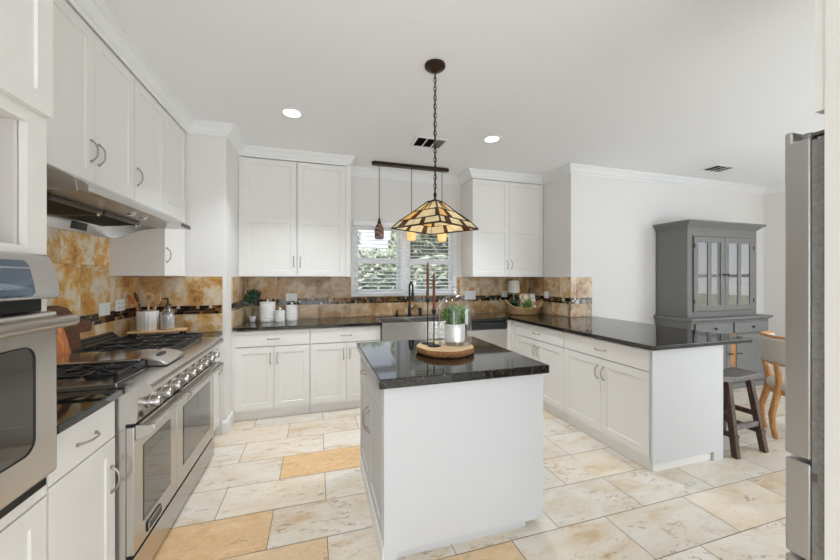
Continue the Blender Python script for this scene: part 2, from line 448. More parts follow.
wb.box(WX0, WX1, YB, YB + .12, 0, WZ0); wb.box(WX0, WX1, YB, YB + .12, WZ1, ZC)
struct(wb.build('wall_back', M_wall))
struct(B(XL + .001, XS, YS, YB - .001, 0, ZC - .001).build('wall_boxed_corner', M_wall), 'boxed-out white wall at the end of the range run')
aw = MB(); aw.prism([(XA, YB, 0), (XA, YW, 0), (XR, YW, 0), (XR, YW + .12, 0), (XA + .12, YW + .12, 0), (XA + .12, YB, 0)], (0, 0, ZC))
struct(aw.build('wall_dining', M_wall), 'plain white wall behind the grey hutch')
rw = MB(); rw.box(XR, XR + .12, YF, 1.15, 0, ZC); rw.box(XR, XR + .12, 2.75, YW + .12, 0, ZC); rw.box(XR, XR + .12, 1.15, 2.75, 0, .75); rw.box(XR, XR + .12, 1.15, 2.75, 2.1, ZC)
struct(rw.build('wall_right', M_wall))
rf = MB()
for a, b_ in ((1.15, 1.21), (1.92, 1.98), (2.69, 2.75)): rf.box(XR - .01, XR + .09, a, b_, .75, 2.1)
for a, b_ in ((.75, .81), (1.40, 1.45), (2.04, 2.1)): rf.box(XR - .008, XR + .088, 1.21, 2.69, a, b_)
rwin = struct(rf.build('window_2', M_trim), 'white dining room window on the right wall')
struct(B(XL - .12, XR + .12, YF - .12, YF, 0, ZC).build('wall_behind_camera', M_wall))

# added frames around the unseen fill lights; the walls behind are solid
fm = MB()
for x in (-1.22, .16, 1.57, 2.98, 4.38): fm.box(x - .03, x + .03, YF, YF + .21, 0, 2.55)
fm.box(-1.25, 4.41, YF, YF + .2, 2.49, 2.55)
struct(fm.build('fill_frame_rear', M_trim), 'white door frames added around the unseen rear fill light')
fm = MB()
for y in (-3.33, -1.9, -.47): fm.box(XL, XL + .09, y - .03, y + .03, .32, 2.38)
fm.box(XL, XL + .085, -3.3, -.5, .32, .37); fm.box(XL, XL + .085, -3.3, -.5, 2.33, 2.38)
struct(fm.build('fill_frame_left', M_trim), 'white window frame added around the unseen left fill light')
fm = MB()
for y in (-2.03, -.6, .83): fm.box(XR - .15, XR, y - .03, y + .03, .47, 2.43)
fm.box(XR - .145, XR, -2.0, .8, .47, .52); fm.box(XR - .145, XR, -2.0, .8, 2.38, 2.43)
struct(fm.build('fill_frame_right', M_trim), 'white window frame added around the unseen right fill light')

def crown(path, name, drop=.092, out=.088):
    """moulding swept along a ceiling-height path; the room lies to the right of the direction of travel"""
    prof = [(0, -drop), (.012, -drop), (.016, -drop + .014), (.03, -drop + .022), (out - .03, -.030), (out - .014, -.022), (out - .010, -.012), (out, -.010), (out, -.0005), (0, -.0005)]
    m = MB(); P = [Vector(p) for p in path]; k = len(P); n = len(prof); vs = []
    for i in range(k):
        d0 = (P[i] - P[i - 1]).normalized() if i else None
        d1 = (P[i + 1] - P[i]).normalized() if i < k - 1 else None
        n0 = Vector((d0.y, -d0.x)) if d0 else None; n1 = Vector((d1.y, -d1.x)) if d1 else None
        if n0 is None: mv = n1
        elif n1 is None: mv = n0
        else: mv = (n0 + n1) / (1 + n0.dot(n1))
        for o, z in prof: vs.append((P[i].x + mv.x * o, P[i].y + mv.y * o, ZC + z))
    fs = []
    for i in range(k - 1):
        for j in range(n): fs.append((i * n + j, (i + 1) * n + j, (i + 1) * n + (j + 1) % n, i * n + (j + 1) % n))
    fs += [tuple(range(n)), tuple(range((k - 1) * n, k * n))[::-1]]
    m.add(vs, fs)
    return struct(m.build(name, M_trim), 'white crown moulding')
XU, YU = -1.085, 3.87     # fronts of the wall cabinets on the left and on the back wall
UBX1, URX0 = .368, 1.875
crown([(XU, 1.40), (XU, YS), (XS, YS), (XS, YU), (.322, YU), (.322, YB), (URX0, YB), (URX0, YU), (XA, YU), (XA, YW), (XR, YW), (XR, YF)], 'trim_1')

def baseboard(x0, y0, x1, y1, nx, ny, name, h=.11, t=.015):
    m = MB(); d = Vector((x1 - x0, y1 - y0, 0)); n = Vector((nx, ny, 0))
    pr = [(0, 0), (t, 0), (t, h - .02), (t * .5, h), (0, h)]
    pts = [Vector((x0, y0, 0)) + n * a + Vector((0, 0, z)) for a, z in pr]
    m.prism(pts, d)
    return struct(m.build(name, M_trim))
bb = MB()
for pts, ext in (([(XS - .03, YS - t, z) for t, z in ((0, 0), (.015, 0), (.015, .10), (.007, .12), (0, .12))], (.045, 0, 0)),
                 ([(XS + t, YS + .0005, z) for t, z in ((0, 0), (.015, 0), (.015, .10), (.007, .12), (0, .12))], (0, .225, 0))):
    bb.prism(pts, ext)
struct(bb.build('baseboard_boxed_corner', M_trim))
baseboard(3.0, YW, XR, YW, 0, -1, 'baseboard_dining')
baseboard(XR, YF, XR, YW - .02, -1, 0, 'baseboard_right')

# backsplash tiles
def tiles(m, origin, ud, nd, u0, u1, z0, z1, w, off, warm, t=.009, rnd=random.Random(5)):
    o = Vector(origin); U = Vector(ud); N = Vector(nd); g = .0018
    a = u0 - ((u0 - off) % w)
    while a < u1 - 1e-4:
        p0, p1 = max(a, u0), min(a + w, u1); a += w
        if p1 - p0 < .012: continue
        c = (rnd.random(), max(0, min(1, warm + rnd.uniform(-.2, .2))), rnd.random(), 1)
        q = [o + U * (p0 + g), o + U * (p1 - g)]
        vs = [q[0] + Vector((0, 0, z0 + g)), q[1] + Vector((0, 0, z0 + g)), q[1] + Vector((0, 0, z1 - g)), q[0] + Vector((0, 0, z1 - g))]
        vs += [v + N * t for v in vs]
        vs = vs[:4] + vs[4:]
        m.add(vs, [(4, 5, 6, 7), (0, 1, 5, 4), (1, 2, 6, 5), (2, 3, 7, 6), (3, 0, 4, 7)], c)
MOS = [srgb(44, 28, 20), srgb(28, 22, 20), srgb(70, 44, 28), srgb(24, 30, 26), srgb(120, 92, 46), srgb(88, 58, 34), srgb(52, 46, 44), srgb(176, 150, 104), srgb(30, 18, 14), srgb(150, 96, 56), srgb(58, 36, 26), srgb(40, 32, 28), srgb(198, 190, 176)]
def mosaic(m, origin, ud, nd, u0, u1, z0=1.076, z1=1.149, t=.0105, rnd=random.Random(11)):
    o = Vector(origin); U = Vector(ud); N = Vector(nd); g = .0012; u = u0
    def one(a, b, c, d):
        vs = [o + U * (a + g) + Vector((0, 0, c + g)), o + U * (b - g) + Vector((0, 0, c + g)), o + U * (b - g) + Vector((0, 0, d - g)), o + U * (a + g) + Vector((0, 0, d - g))]
        vs += [v + N * t for v in vs]
        m.add(vs, [(4, 5, 6, 7), (0, 1, 5, 4), (1, 2, 6, 5), (2, 3, 7, 6), (3, 0, 4, 7)], rnd.choice(MOS), 1)
    h = (z1 - z0) / 3
    while u < u1 - .012:
        if rnd.random() < .4:
            w = 2 * h; e = min(u + w, u1)
            lo = rnd.random() < .5
            one(u, e, z0 + (h if lo else 0), z0 + (3 * h if lo else 2 * h))
            zz = z0 if lo else z0 + 2 * h
            one(u, (u + e) / 2, zz, zz + h); one((u + e) / 2, e, zz, zz + h)
        else:
            e = min(u + h, u1)
            for i in range(3): one(u, e, z0 + i * h, z0 + (i + 1) * h)
        u = e
def backing(m, origin, ud, nd, u0, u1, z0, z1):
    o = Vector(origin); U = Vector(ud); N = Vector(nd) * .003
    vs = [o + U * u0 + N + Vector((0, 0, z0)), o + U * u1 + N + Vector((0, 0, z0)), o + U * u1 + N + Vector((0, 0, z1)), o + U * u0 + N + Vector((0, 0, z1))]
    m.add(vs, [(0, 1, 2, 3)], mi=2)
ZT = 1.403
def splash(name, origin, ud, nd, u0, u1, warm, off, top=ZT, label=''):
    m = MB(); backing(m, origin, ud, nd, u0, u1, .915, top)
    tiles(m, origin, ud, nd, u0, u1, .916, 1.075, .30, off + .15, warm)
    mosaic(m, origin, ud, nd, u0, u1)
    tiles(m, origin, ud, nd, u0, u1, 1.150, top, .30, off, warm)
    return m
sp = splash('x', (0, YB, 0), (1, 0, 0), (0, -1, 0), XS + .012, .40, .06, .163)
for u0, u1 in ((.40, 1.80),):
    backing(sp, (0, YB, 0), (1, 0, 0), (0, -1, 0), u0, u1, .915, WZ0 - .004)
    tiles(sp, (0, YB, 0), (1, 0, 0), (0, -1, 0), u0, u1, .916, 1.075, .30, .313, .06); mosaic(sp, (0, YB, 0), (1, 0, 0), (0, -1, 0), u0, u1)
m2 = splash('x', (0, YB, 0), (1, 0, 0), (0, -1, 0), 1.80, XA - .012, .25, .05)
off = len(sp.v); sp.v += m2.v; sp.f += [[i + off for i in f] for f in m2.f]; sp.c += m2.c; sp.m += m2.m
TM = [M_tile, M_mosaic, M_wgrout]
struct(sp.build('backsplash_back', TM, attr=True), 'tan marbled tile backsplash with dark mosaic band on the back wall')
struct(splash('x', (XS, 0, 0), (0, 1, 0), (1, 0, 0), 3.58, YB - .012, .2, 3.7).build('backsplash_boxed_corner', TM, attr=True))
struct(splash('x', (0, YS, 0), (1, 0, 0), (0, -1, 0), XL + .012, XS - .028, .4, -.952).build('backsplash_beside_range', TM, attr=True))
struct(splash('x', (XA, 0, 0), (0, 1, 0), (-1, 0, 0), YW, YB - .012, .12, 3.55).build('backsplash_alcove', TM, attr=True))
struct(splash('x', (0, YW, 0), (1, 0, 0), (0, -1, 0), XA - .009, 3.235, .0, 3.0).build('backsplash_dining', TM, attr=True))
lm = splash('x', (XL, 0, 0), (0, 1, 0), (1, 0, 0), 1.40, YS - .012, .85, 2.655 - .3, top=ZT)
lm = MB(); o_, u_, n_ = (XL, 0, 0), (0, 1, 0), (1, 0, 0)
backing(lm, o_, u_, n_, 1.40, 2.965, .915, 1.78); backing(lm, o_, u_, n_, 2.965, YS, .915, ZT)
tiles(lm, o_, u_, n_, 1.40, YS - .012, .916, 1.075, .32, 2.79, .6); mosaic(lm, o_, u_, n_, 1.40, YS - .012)
tiles(lm, o_, u_, n_, 1.40, 2.965, 1.150, 1.475, .32, 2.655, 1.0); tiles(lm, o_, u_, n_, 2.965, YS - .012, 1.150, ZT, .32, 2.975, .6)
tiles(lm, o_, u_, n_, 1.40, 2.965, 1.475, 1.78, .32, 2.795, 1.0)
struct(lm.build('backsplash_range', TM, attr=True), 'golden marbled tile wall behind the range')

# window over the sink
def build_window():
    fr = MB(); y0, y1 = YB - .012, YB + .07
    # drywall return trim + outer frame
    for a in ((WX0, WX0 + .05), (1.02, 1.125), (1.745, WX1)): fr.box(a[0], a[1], y0, y1, WZ0, WZ1)
    fr.box(WX0, WX1, y0 + .001, y1, WZ1 - .045, WZ1); fr.box(WX0, WX1, y0 - .018, y1, WZ0 - .002, WZ0 + .03)
    w = struct(fr.build('window_1', M_trim), 'white double window with horizontal blinds over the sink')
    for a, b in ((.456, 1.019), (1.126, 1.744)):
        s = MB(); ya, yb = YB + .015, YB + .055
        s.box(a, a + .035, ya, yb, WZ0 + .031, WZ1 - .046); s.box(b - .035, b, ya, yb, WZ0 + .031, WZ1 - .046)
        s.box(a + .035, b - .035, ya, yb, WZ0 + .031, WZ0 + .075); s.box(a + .035, b - .035, ya, yb, WZ1 - .09, WZ1 - .046)
        s.box(a + .035, b - .035, ya - .012, yb, 1.57, 1.64)
        so = s.build('window_sash', M_trim, w)
        g = MB(); g.box(a + .03, b - .03, YB + .036, YB + .039, WZ0 + .06, WZ1 - .06)
        g.build('window_pane', M_glass, so)
build_window()
def build_blind(x0, x1, label):
    yb = YB - .034
    t = thing('window_blind', label, 'blind', ((x0 + x1) / 2, yb, 2.03), group='white slatted blinds over the sink window')
    w = (x1 - x0) / 2
    B(-w - .018, w + .018, -.03, .022, -.0, .062).build('headrail', M_blind, t, bevel=.004)
    k = 0; z = -.03
    while z > -.80:
        a = radians(13); d = .024
        s = MB(); s.prism([(-w, -d * cos(a), z - d * sin(a)), (-w, d * cos(a), z + d * sin(a)), (-w, d * cos(a) - .001, z + d * sin(a) + .0028), (-w, -d * cos(a) - .001, z - d * sin(a) + .0028)], (2 * w, 0, 0))
        s.build('slat', M_blind, t); z -= .0475; k += 1
    B(-w, w, -.024, .018, -.835, -.812).build('bottom_rail', M_blind, t, bevel=.003)
    for x in (-w + .08, w - .08): MB().tube([(x, -.027, 0), (x, -.027, -.81)], .0012, 5).build('ladder_cord', M_blind, t)
build_blind(.435, 1.045, 'white horizontal slatted blind on the left half of the sink window, brown pendant before it')
build_blind(1.10, 1.775, 'white horizontal slatted blind on the right half of the sink window, behind the faucet')

# outdoors
struct(B(-30, 30, YB + .13, 60, -.5, -.3).build('ground_outside', M_lawn), 'lawn outside the sink window')
struct(B(XR + .13, 40, -30, YB + .12, -.5, -.3).build('ground_side_yard', M_lawn), 'lawn outside the dining window')
def leaf_cloud(m, c, rad, n, size, rnd, shell=.55):
    for _ in range(n):
        while True:
            p = Vector((rnd.uniform(-1, 1), rnd.uniform(-1, 1), rnd.uniform(-1, 1)))
            if shell < p.length < 1: break
        p = Vector((c[0] + p.x * rad[0], c[1] + p.y * rad[1], c[2] + p.z * rad[2]))
        a = Vector((rnd.gauss(0, 1), rnd.gauss(0, 1), rnd.gauss(0, 1))).normalized(); b = a.orthogonal().normalized(); nn = a.cross(b)
        s = size * rnd.uniform(.6, 1.3)
        m.add([p - a * s, p + b * s * .45 + nn * s * .12, p + a * s, p - b * s * .45 + nn * s * .12], [(0, 1, 2, 3)])
def tree(label, x, y, h, rad, n, seed, trunk_h=None, size=.13, cat='tree'):
    rnd = random.Random(seed)
    t = thing('garden_tree', label, cat, (x, y, -.3), group='trees outside the window')
    m = MB()
    for i in range(7):
        c = (rnd.uniform(-.45, .45) * rad, rnd.uniform(-.45, .45) * rad, h - rad * rnd.uniform(.55, 1.5))
        leaf_cloud(m, c, (rad * .62, rad * .62, rad * .5), n // 7, size, rnd, .2)
    m.build('foliage', M_leafo, t)
    tr = MB(); tr.tube([(0, 0, 0), (.05, 0, h * .4), (-.03, .04, h * .8)], [.12, .09, .05], 8)
    for k in range(5):
        a = rnd.uniform(0, 6.28); z = h * rnd.uniform(.35, .7)
        tr.tube([(0, 0, z), (cos(a) * rad * .5, sin(a) * rad * .5, z + rad * .4)], [.05, .02], 6)
    tr.build('trunk', M_bark, t)
tree('leafy tree outside the dining window, seen mirrored in the hutch doors', 10.5, 1.6, 2.6, 1.3, 1800, 8)
tree('tall dense tree filling the right half of the sink window', 4.3, 11.5, 5.2, 2.0, 6500, 1, size=.16)
tree('rounded bush low in the left half of the sink window', 1.5, 8.4, 2.5, .95, 3200, 2, size=.10, cat='bush')
tree('bushy shrub between the window halves, behind the mullion', 2.7, 6.9, 2.25, .8, 3000, 3, size=.11, cat='bush')
tree('thin young tree with sparse crown in the left window half', 1.6, 15.5, 4.4, 1.0, 420, 4, size=.14)

# ------------------------------------------------------------------ cabinets
def pull(p, length, vertical, out=.026, r=.0042):
    """arched bar pull centred at p on a front facing -y"""
    m = MB(); x, y, z = p; pts = []; N = 10
    for i in range(N + 1):
        t = -1 + 2 * i / N; o = out * (1 - abs(t) ** 3.0) + .003
        a = t * length / 2
        pts.append((x, y - o, z + a) if vertical else (x + a, y - o, z))
    m.tube(pts, [r * (1.25 if i in (0, N) else 1) for i in range(N + 1)], 8)
    for s in (-1, 1):
        a = s * length / 2
        q = (x, y, z + a) if vertical else (x + a, y, z)
        m.tube([q, (q[0], y - .007, q[2])], r * 1.7, 8)
    return m
def shaker(x0, x1, z0, z1, t=.02, st=.06, mid=None, y=0.0):
    m = MB(); rec = .007
    m.box(x0, x0 + st, y - t, y - .0005, z0, z1); m.box(x1 - st, x1, y - t, y - .0005, z0, z1)
    m.box(x0 + st, x1 - st, y - t, y - .0005, z0, z0 + st); m.box(x0 + st, x1 - st, y - t, y - .0005, z1 - st, z1)
    if mid: m.box(x0 + st, x1 - st, y - t, y - .0005, mid - st / 2, mid + st / 2)
    m.box(x0 + st, x1 - st, y - t + rec, y - .001, z0 + st, z1 - st)
    # small cove around the panel
    zs = [(z0 + st, (mid - st / 2) if mid else z1 - st)] + ([(mid + st / 2, z1 - st)] if mid else [])
    for a, b in zs:
        e = .004; X0, X1 = x0 + st, x1 - st; yy0, yy1 = y - t + .003, y - t + rec
        o = [(X0, yy0, a), (X1, yy0, a), (X1, yy0, b), (X0, yy0, b)]; i = [(X0 + e, yy1, a + e), (X1 - e, yy1, a + e), (X1 - e, yy1, b - e), (X0 + e, yy1, b - e)]
        m.add(o + i, [(0, 1, 5, 4), (1, 2, 6, 5), (2, 3, 7, 6), (3, 0, 4, 7)])
    return m
def slab_front(x0, x1, z0, z1, t=.02, y=0.0):
    return B(x0, x1, y - t, y - .0005, z0, z1)
def cabinet(name, label, cat, loc, rz, w, z0, z1, depth, fronts, group=None, toe=True, toe_in=.05, mat=None, body_mb=None, fillers=()):
    """box with fronts; local x along the front, the front faces -y, door faces sit at y=0"""
    mat = mat or M_cab
    zb = loc[2]
    t = thing(name, label, cat, loc, rz, group)
    b = body_mb or MB()
    if not body_mb:
        za = z0 - zb + (.10 if toe else 0); zc = z1 - zb; e = .018
        b.box(.001, .001 + e, .0205, depth, za, zc); b.box(w - .001 - e, w - .001, .0205, depth, za, zc)
        b.box(.001 + e, w - .001 - e, .0205, depth, za, za + e); b.box(.001 + e, w - .001 - e, .0205, depth, zc - e, zc)
        b.box(.001 + e, w - .001 - e, depth - e, depth, za + e, zc - e)
        for q in fillers: b.box(q[0], q[1], .0, .0204, za, zc)
        if toe: b.box(.001, w - .001, toe_in, depth - .001, z0 - zb, za)
    b.build('body', mat, t, bevel=.0012, seg=1)
    for f in fronts:
        k, x0, x1, a, c = f[:5]; hs = f[5] if len(f) > 5 else None; mid = f[6] if len(f) > 6 else None
        a -= zb; c -= zb
        if k == 'proud': shaker(x0, x1, a, c, y=-.001).build('door', mat, t)
        elif k == 'door':
            d = shaker(x0, x1, a, c, mid=(mid - zb) if mid else None, y=.02).build('door', mat, t)
            if hs:
                hx = x0 + .03 if 'L' in hs else x1 - .03
                hz = c - (.115 if 'd' in hs else .165) if 't' in hs else a + .155
                pull((hx, 0, hz), .105, True).build('handle', M_nickel, d, smooth=50)
        else:
            d = slab_front(x0, x1, a, c, y=.02).build('drawer', mat, t, bevel=.002)
            if hs: pull(((x0 + x1) / 2, 0, (a + c) / 2 - .006), .105, False).build('handle', M_nickel, d, smooth=50)
    return t
G_ = .0025
ZD = .718      # drawer / door split
def base_fronts(w, pair=True, top=.872):
    fr = [('drawer', G_, w - G_, ZD + .004, top, True)]
    if pair: fr += [('door', G_, w / 2 - .0015, .105, ZD - .002, 'Rtd'), ('door', w / 2 + .0015, w - G_, .105, ZD - .002, 'Ltd')]
    else: fr += [('door', G_, w - G_, .105, ZD - .002, 'Rtd')]
    return fr
YK = 3.60      # door plane of the back base run
RB = 'white base cabinets along the back wall'
xs = [XS + .002, -.067, .661]
cabinet('base_cabinet', 'white base cabinet below the canisters, one drawer over two doors', 'cabinet', (xs[0], YK, 0), 0, xs[1] - xs[0] - .002, 0, .88, .60,
        [('drawer', .022, .703, ZD + .004, .872, True), ('door', .022, .367, .105, ZD - .002, 'Rtd'), ('door', .370, .703, .105, ZD - .002, 'Ltd')], RB, fillers=[(0, .0205)])
cabinet('base_cabinet', 'white base cabinet just left of the farmhouse sink', 'cabinet', (xs[1], YK, 0), 0, xs[2] - xs[1] - .002, 0, .88, .60, base_fronts(xs[2] - xs[1] - .002), RB)
cabinet('sink_cabinet', 'white cabinet with two doors under the steel apron sink', 'cabinet', (.6625, YK, 0), 0, .998, 0, .64, .60,
        [('door', G_, .497, .105, .63, 'Rtd'), ('door', .501, .998 - G_, .105, .63, 'Ltd')], RB)
# dishwasher
dw = thing('dishwasher', 'stainless dishwasher with black control strip right of the sink', 'dishwasher', (1.664, YK - .01, 0))
B(.004, .534, .03, .58, .10, .87).build('body', M_steeld, dw)
B(.004, .534, 0, .029, .11, .775).build('door', M_steel, dw, bevel=.003)
cp = B(.004, .534, -.006, .029, .785, .872).build('control_panel', M_black, dw, bevel=.003)
bt = MB()
for i in range(9): bt.box(.20 + i * .025, .212 + i * .025, -.0075, -.0062, .838, .842)
bt.build('buttons', M_steeld, cp)
B(.02, .52, .06, .5, .0, .099).build('toe_panel', M_black, dw)
# peninsula cabinets (front faces -x, origin at far end)
XP = 2.265
fil = MB(); fil.box(2.2005, XP - .002, YK, YK + .02, .10, .88); fil.box(XP, XP + .02, 3.535, YK, .10, .88)
tag(fil.build('corner_filler', M_cab), 'narrow white filler strip in the inner corner beside the dishwasher', 'filler strip')
RP = 'white peninsula base cabinets'
cabinet('base_cabinet', 'white peninsula cabinet beside the inner corner, far from the stool', 'cabinet', (XP, 3.532, 0), -pi / 2, .84, 0, .88, .64, base_fronts(.84), RP, toe_in=.035)
cabinet('base_cabinet', 'white peninsula cabinet at the open end, next to the end panel', 'cabinet', (XP, 2.69, 0), -pi / 2, .870, 0, .88, .64, base_fronts(.870), RP, toe_in=.035)
ep = MB()
ep.prism([(0, 0, .07), (.62, 0, .07), (.62, 0, 0), (.70, 0, 0), (.70, 0, .881), (0, 0, .881)], (0, .018, 0))
ep.box(.70, .72, 0, .018, 0, .881)
t_ep = tag(ep.build('end_panel', M_isl, loc=(XP + .003, 1.80, 0), bevel=.001, seg=1), 'flat white panel closing the open end of the peninsula', 'panel')
bp = B(0, .018, .022, 1.52, 0, .881)
tag(bp.build('back_panel', M_isl, loc=(2.96, 1.80, 0)), 'white panel on the seating side of the peninsula', 'panel')
# left run
XF = -.825
LZ = pi / 2
cabinet('base_cabinet', 'white base cabinet between the wall oven and the range', 'cabinet', (XF, 1.385, 0), LZ, .378, 0, .88, .595,
        [('drawer', G_, .375, ZD - .002, .874, True), ('door', G_, .375, .105, ZD - .007, 'Rt')], None)
cabinet('base_cabinet', 'narrow white base cabinet squeezed between range and boxed wall', 'cabinet', (XF, 2.985, 0), LZ, .395, 0, .88, .595,
        [('drawer', G_, .392, ZD + .004, .872, True), ('door', G_, .392, .105, ZD - .002, 'Rtd')], None)
# oven tower
tw = 1.38 - .60
ob = MB(); zt = 2.645
ob.box(.0, tw, .58, .60, .10, zt); ob.box(0, .02, .0205, .58, .10, zt); ob.box(tw - .02, tw, .0205, .58, .10, zt)
ob.box(.02, tw - .02, .0205, .58, zt - .02, zt); ob.box(.02, tw - .02, .0205, .58, .10, .12)
ob.box(.02, tw - .02, .0205, .58, 1.855, 1.90); ob.box(.02, tw - .02, .0205, .58, 1.45, 1.487); ob.box(.02, tw - .02, .0205, .58, .70, .735)
ob.box(0, tw, 0, .0205, 1.9005, zt); ob.box(tw - .078, tw, .0, .0205, 1.45, 1.90); ob.box(0, .078, .0, .0205, 1.45, 1.90)
ob.box(.078, tw - .078, .0, .0205, 1.855, 1.90); ob.box(.078, tw - .078, .0, .0205, 1.45, 1.487)
ob.box(tw - .024, tw, .0, .0205, .70, 1.45); ob.box(0, .034, .0, .0205, .70, 1.45); ob.box(.034, tw - .024, .0, .0205, .70, .735)
ob.box(0, tw, .055, .58, 0, .099)
tower = cabinet('oven_cabinet', 'tall white cabinet housing the wall oven, open niche above it', 'cabinet', (XF, .60, 0), LZ, tw, 0, zt, .60,
        [('proud', G_, tw / 2 - .002, 1.897, 2.638, None), ('proud', tw / 2 + .002, tw - .011, 1.897, 2.638, None),
         ('door', G_, tw / 2 - .002, .105, .694, 'Rt'), ('door', tw / 2 + .002, tw - G_, .105, .694, 'Lt')], body_mb=ob)
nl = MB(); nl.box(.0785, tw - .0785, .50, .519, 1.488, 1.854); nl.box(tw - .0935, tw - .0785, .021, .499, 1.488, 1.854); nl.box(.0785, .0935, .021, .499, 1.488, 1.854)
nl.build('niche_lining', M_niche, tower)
# wall oven
ov = thing('wall_oven', 'stainless wall oven with long bar handle in the tall cabinet', 'oven', (XF, .60, .737), LZ)
w0, w1 = .036, tw - .026
B(w0 + .02, w1 - .02, .03, .55, .002, .70).build('body', M_steeld, ov)
zo = .737
dm = MB()
gx0, gx1, gz0, gz1 = w0 + .13, w1 - .165, .855 - zo, 1.19 - zo
dm.prism([(w0, -.045, .785 - zo), (w0, -.045, 1.288 - zo), (w0, .025, 1.288 - zo), (w0, .025, .785 - zo)], (w1 - w0, 0, 0))
door = dm.build('door', M_steel, ov, bevel=.012, seg=3, smooth=40)
def rrect(x0, x1, z0, z1, r, y, n=6):
    pts = []
    for cx, cz, a0 in ((x1 - r, z1 - r, 0), (x0 + r, z1 - r, 90), (x0 + r, z0 + r, 180), (x1 - r, z0 + r, 270)):
        for i in range(n + 1):
            a = radians(a0 + 90 * i / n); pts.append((cx + r * cos(a), y, cz + r * sin(a)))
    return pts
MB().prism(rrect(w0 + .11, w1 - .098, .89 - zo, 1.195 - zo, .04, -.0462), (0, .006, 0)).build('window', M_oglass, door)
rr = MB(); rr.tube(rrect(w0 + .11, w1 - .098, .89 - zo, 1.195 - zo, .04, -.0462), .003, 6, closed=True); rr.build('window_seal', M_black, door)
hb = MB(); hb.tube([(w0 - .0, -.108, 1.262 - zo), (w1 - .05, -.108, 1.262 - zo)], .0175, 14)
for x in (w0 + .06, w1 - .11): hb.tube([(x, -.04, 1.255 - zo), (x, -.105, 1.262 - zo)], [.016, .012], 10)
hb.build('handle', M_nickel, door, smooth=50)
cpn = MB(); cpn.prism([(w0, -.052, 1.328 - zo), (w0, -.050, 1.36 - zo), (w0, -.040, 1.42 - zo), (w0, -.022, 1.462 - zo), (w0, .02, 1.466 - zo), (w0, .02, 1.328 - zo)], (w1 - w0, 0, 0))
cpo = cpn.build('control_panel', M_steel, ov, bevel=.008, seg=3, smooth=40)
gl = MB(); q = rrect(w0 + .12, w1 - .105, 1.337 - zo, 1.44 - zo, .022, 0)
gl.prism([(x, -.0535 + max(0, (z + zo - 1.352)) * .20, z) for x, y, z in q], (0, .006, 0)); gl.build('display_glass', M_cglass, cpo)
B(w0 + .004, w1 - .03, -.02, .02, 1.291 - zo, 1.326 - zo).build('vent_slot', M_gap, ov)
B(w0 + .01, w1 - .01, -.02, .02, .748 - zo, .784 - zo).build('lower_vent', M_gap, ov)

# wall cabinets
U0, U1 = 1.405, 2.645
RL = 'white wall cabinets above the range'
yo = 1.39
cabinet('wall_cabinet', 'white two-door wall cabinet over the near half of the hood', 'cabinet', (XU, 1.74, 1.87), LZ, .786, 1.87, U1, .34,
        [('door', G_, .392, 1.873, U1 - .003, 'Rb'), ('door', .395, .783, 1.873, U1 - .003, 'Lb')], RL, toe=False)
cabinet('wall_cabinet', 'white single-door wall cabinet over the far half of the hood', 'cabinet', (XU, 2.528, 1.87), LZ, .43, 1.87, U1, .34,
        [('door', G_, .427, 1.873, U1 - .003, 'Lb')], RL, toe=False)
cabinet('wall_cabinet', 'narrow tall white wall cabinet hanging beyond the hood by the boxed wall', 'cabinet', (XU, 2.96, U0), LZ, .425, U0, U1, .34,
        [('door', G_, .415, U0 + .003, U1 - .003, 'Lb', 2.003)], RL, toe=False)
tag(B(XU - .33, XU - .005, 1.385, 1.735, 1.87, U1).build('cabinet_filler', M_cab), 'white filler box between oven cabinet and first wall cabinet', 'filler panel')
cabinet('wall_cabinet', 'white two-door wall cabinet above the canisters, left of the window', 'cabinet', (XS + .002, YU, U0), 0, UBX1 - XS - .003, U0, U1, .345,
        [('door', .034, .565, U0 + .003, U1 - .003, 'Rb', 2.003), ('door', .571, 1.082, U0 + .003, U1 - .003, 'Lb', 2.003)], None, toe=False, fillers=[(.001, .0325), (1.084, UBX1 - XS - .004)])
cabinet('wall_cabinet', 'white two-door wall cabinet above the basket, right of the window', 'cabinet', (URX0, YU, U0), 0, XA - URX0 - .003, U0, U1, .345,
        [('door', .003, .522, U0 + .003, U1 - .003, 'Rb', 2.003), ('door', .526, 1.045, U0 + .003, U1 - .003, 'Lb', 2.003)], None, toe=False)

# ------------------------------------------------------------------ worktops
ZW = .914
ct = MB(); xs0 = XS + .010
poly = [(xs0, YB - .012), (xs0, 3.578), (.665, 3.578), (.665, 4.06), (1.50, 4.06), (1.50, 3.578), (2.238, 3.578), (2.238, 1.785), (2.253, 1.77),
        (3.27, 1.77), (3.31, 1.81), (3.31, YW - .002), (XA - .011, YW - .002), (XA - .011, YB - .012)]
ct.prism([(x, y, .8825) for x, y in poly], (0, 0, ZW - .8825))
tag(ct.build('granite_worktop', M_granite, bevel=.004), 'black speckled granite worktop running along the back wall onto the peninsula', 'worktop')
tag(B(XL + .011, XF + .025, 1.385, 1.768, .8825, ZW).build('granite_worktop', M_granite, bevel=.004), 'short black granite worktop between the wall oven and range', 'worktop')
tag(B(XL + .011, XF + .025, 2.985, YS - .012, .8825, ZW).build('granite_worktop', M_granite, bevel=.004), 'small black granite worktop under the utensil crock beyond the range', 'worktop')

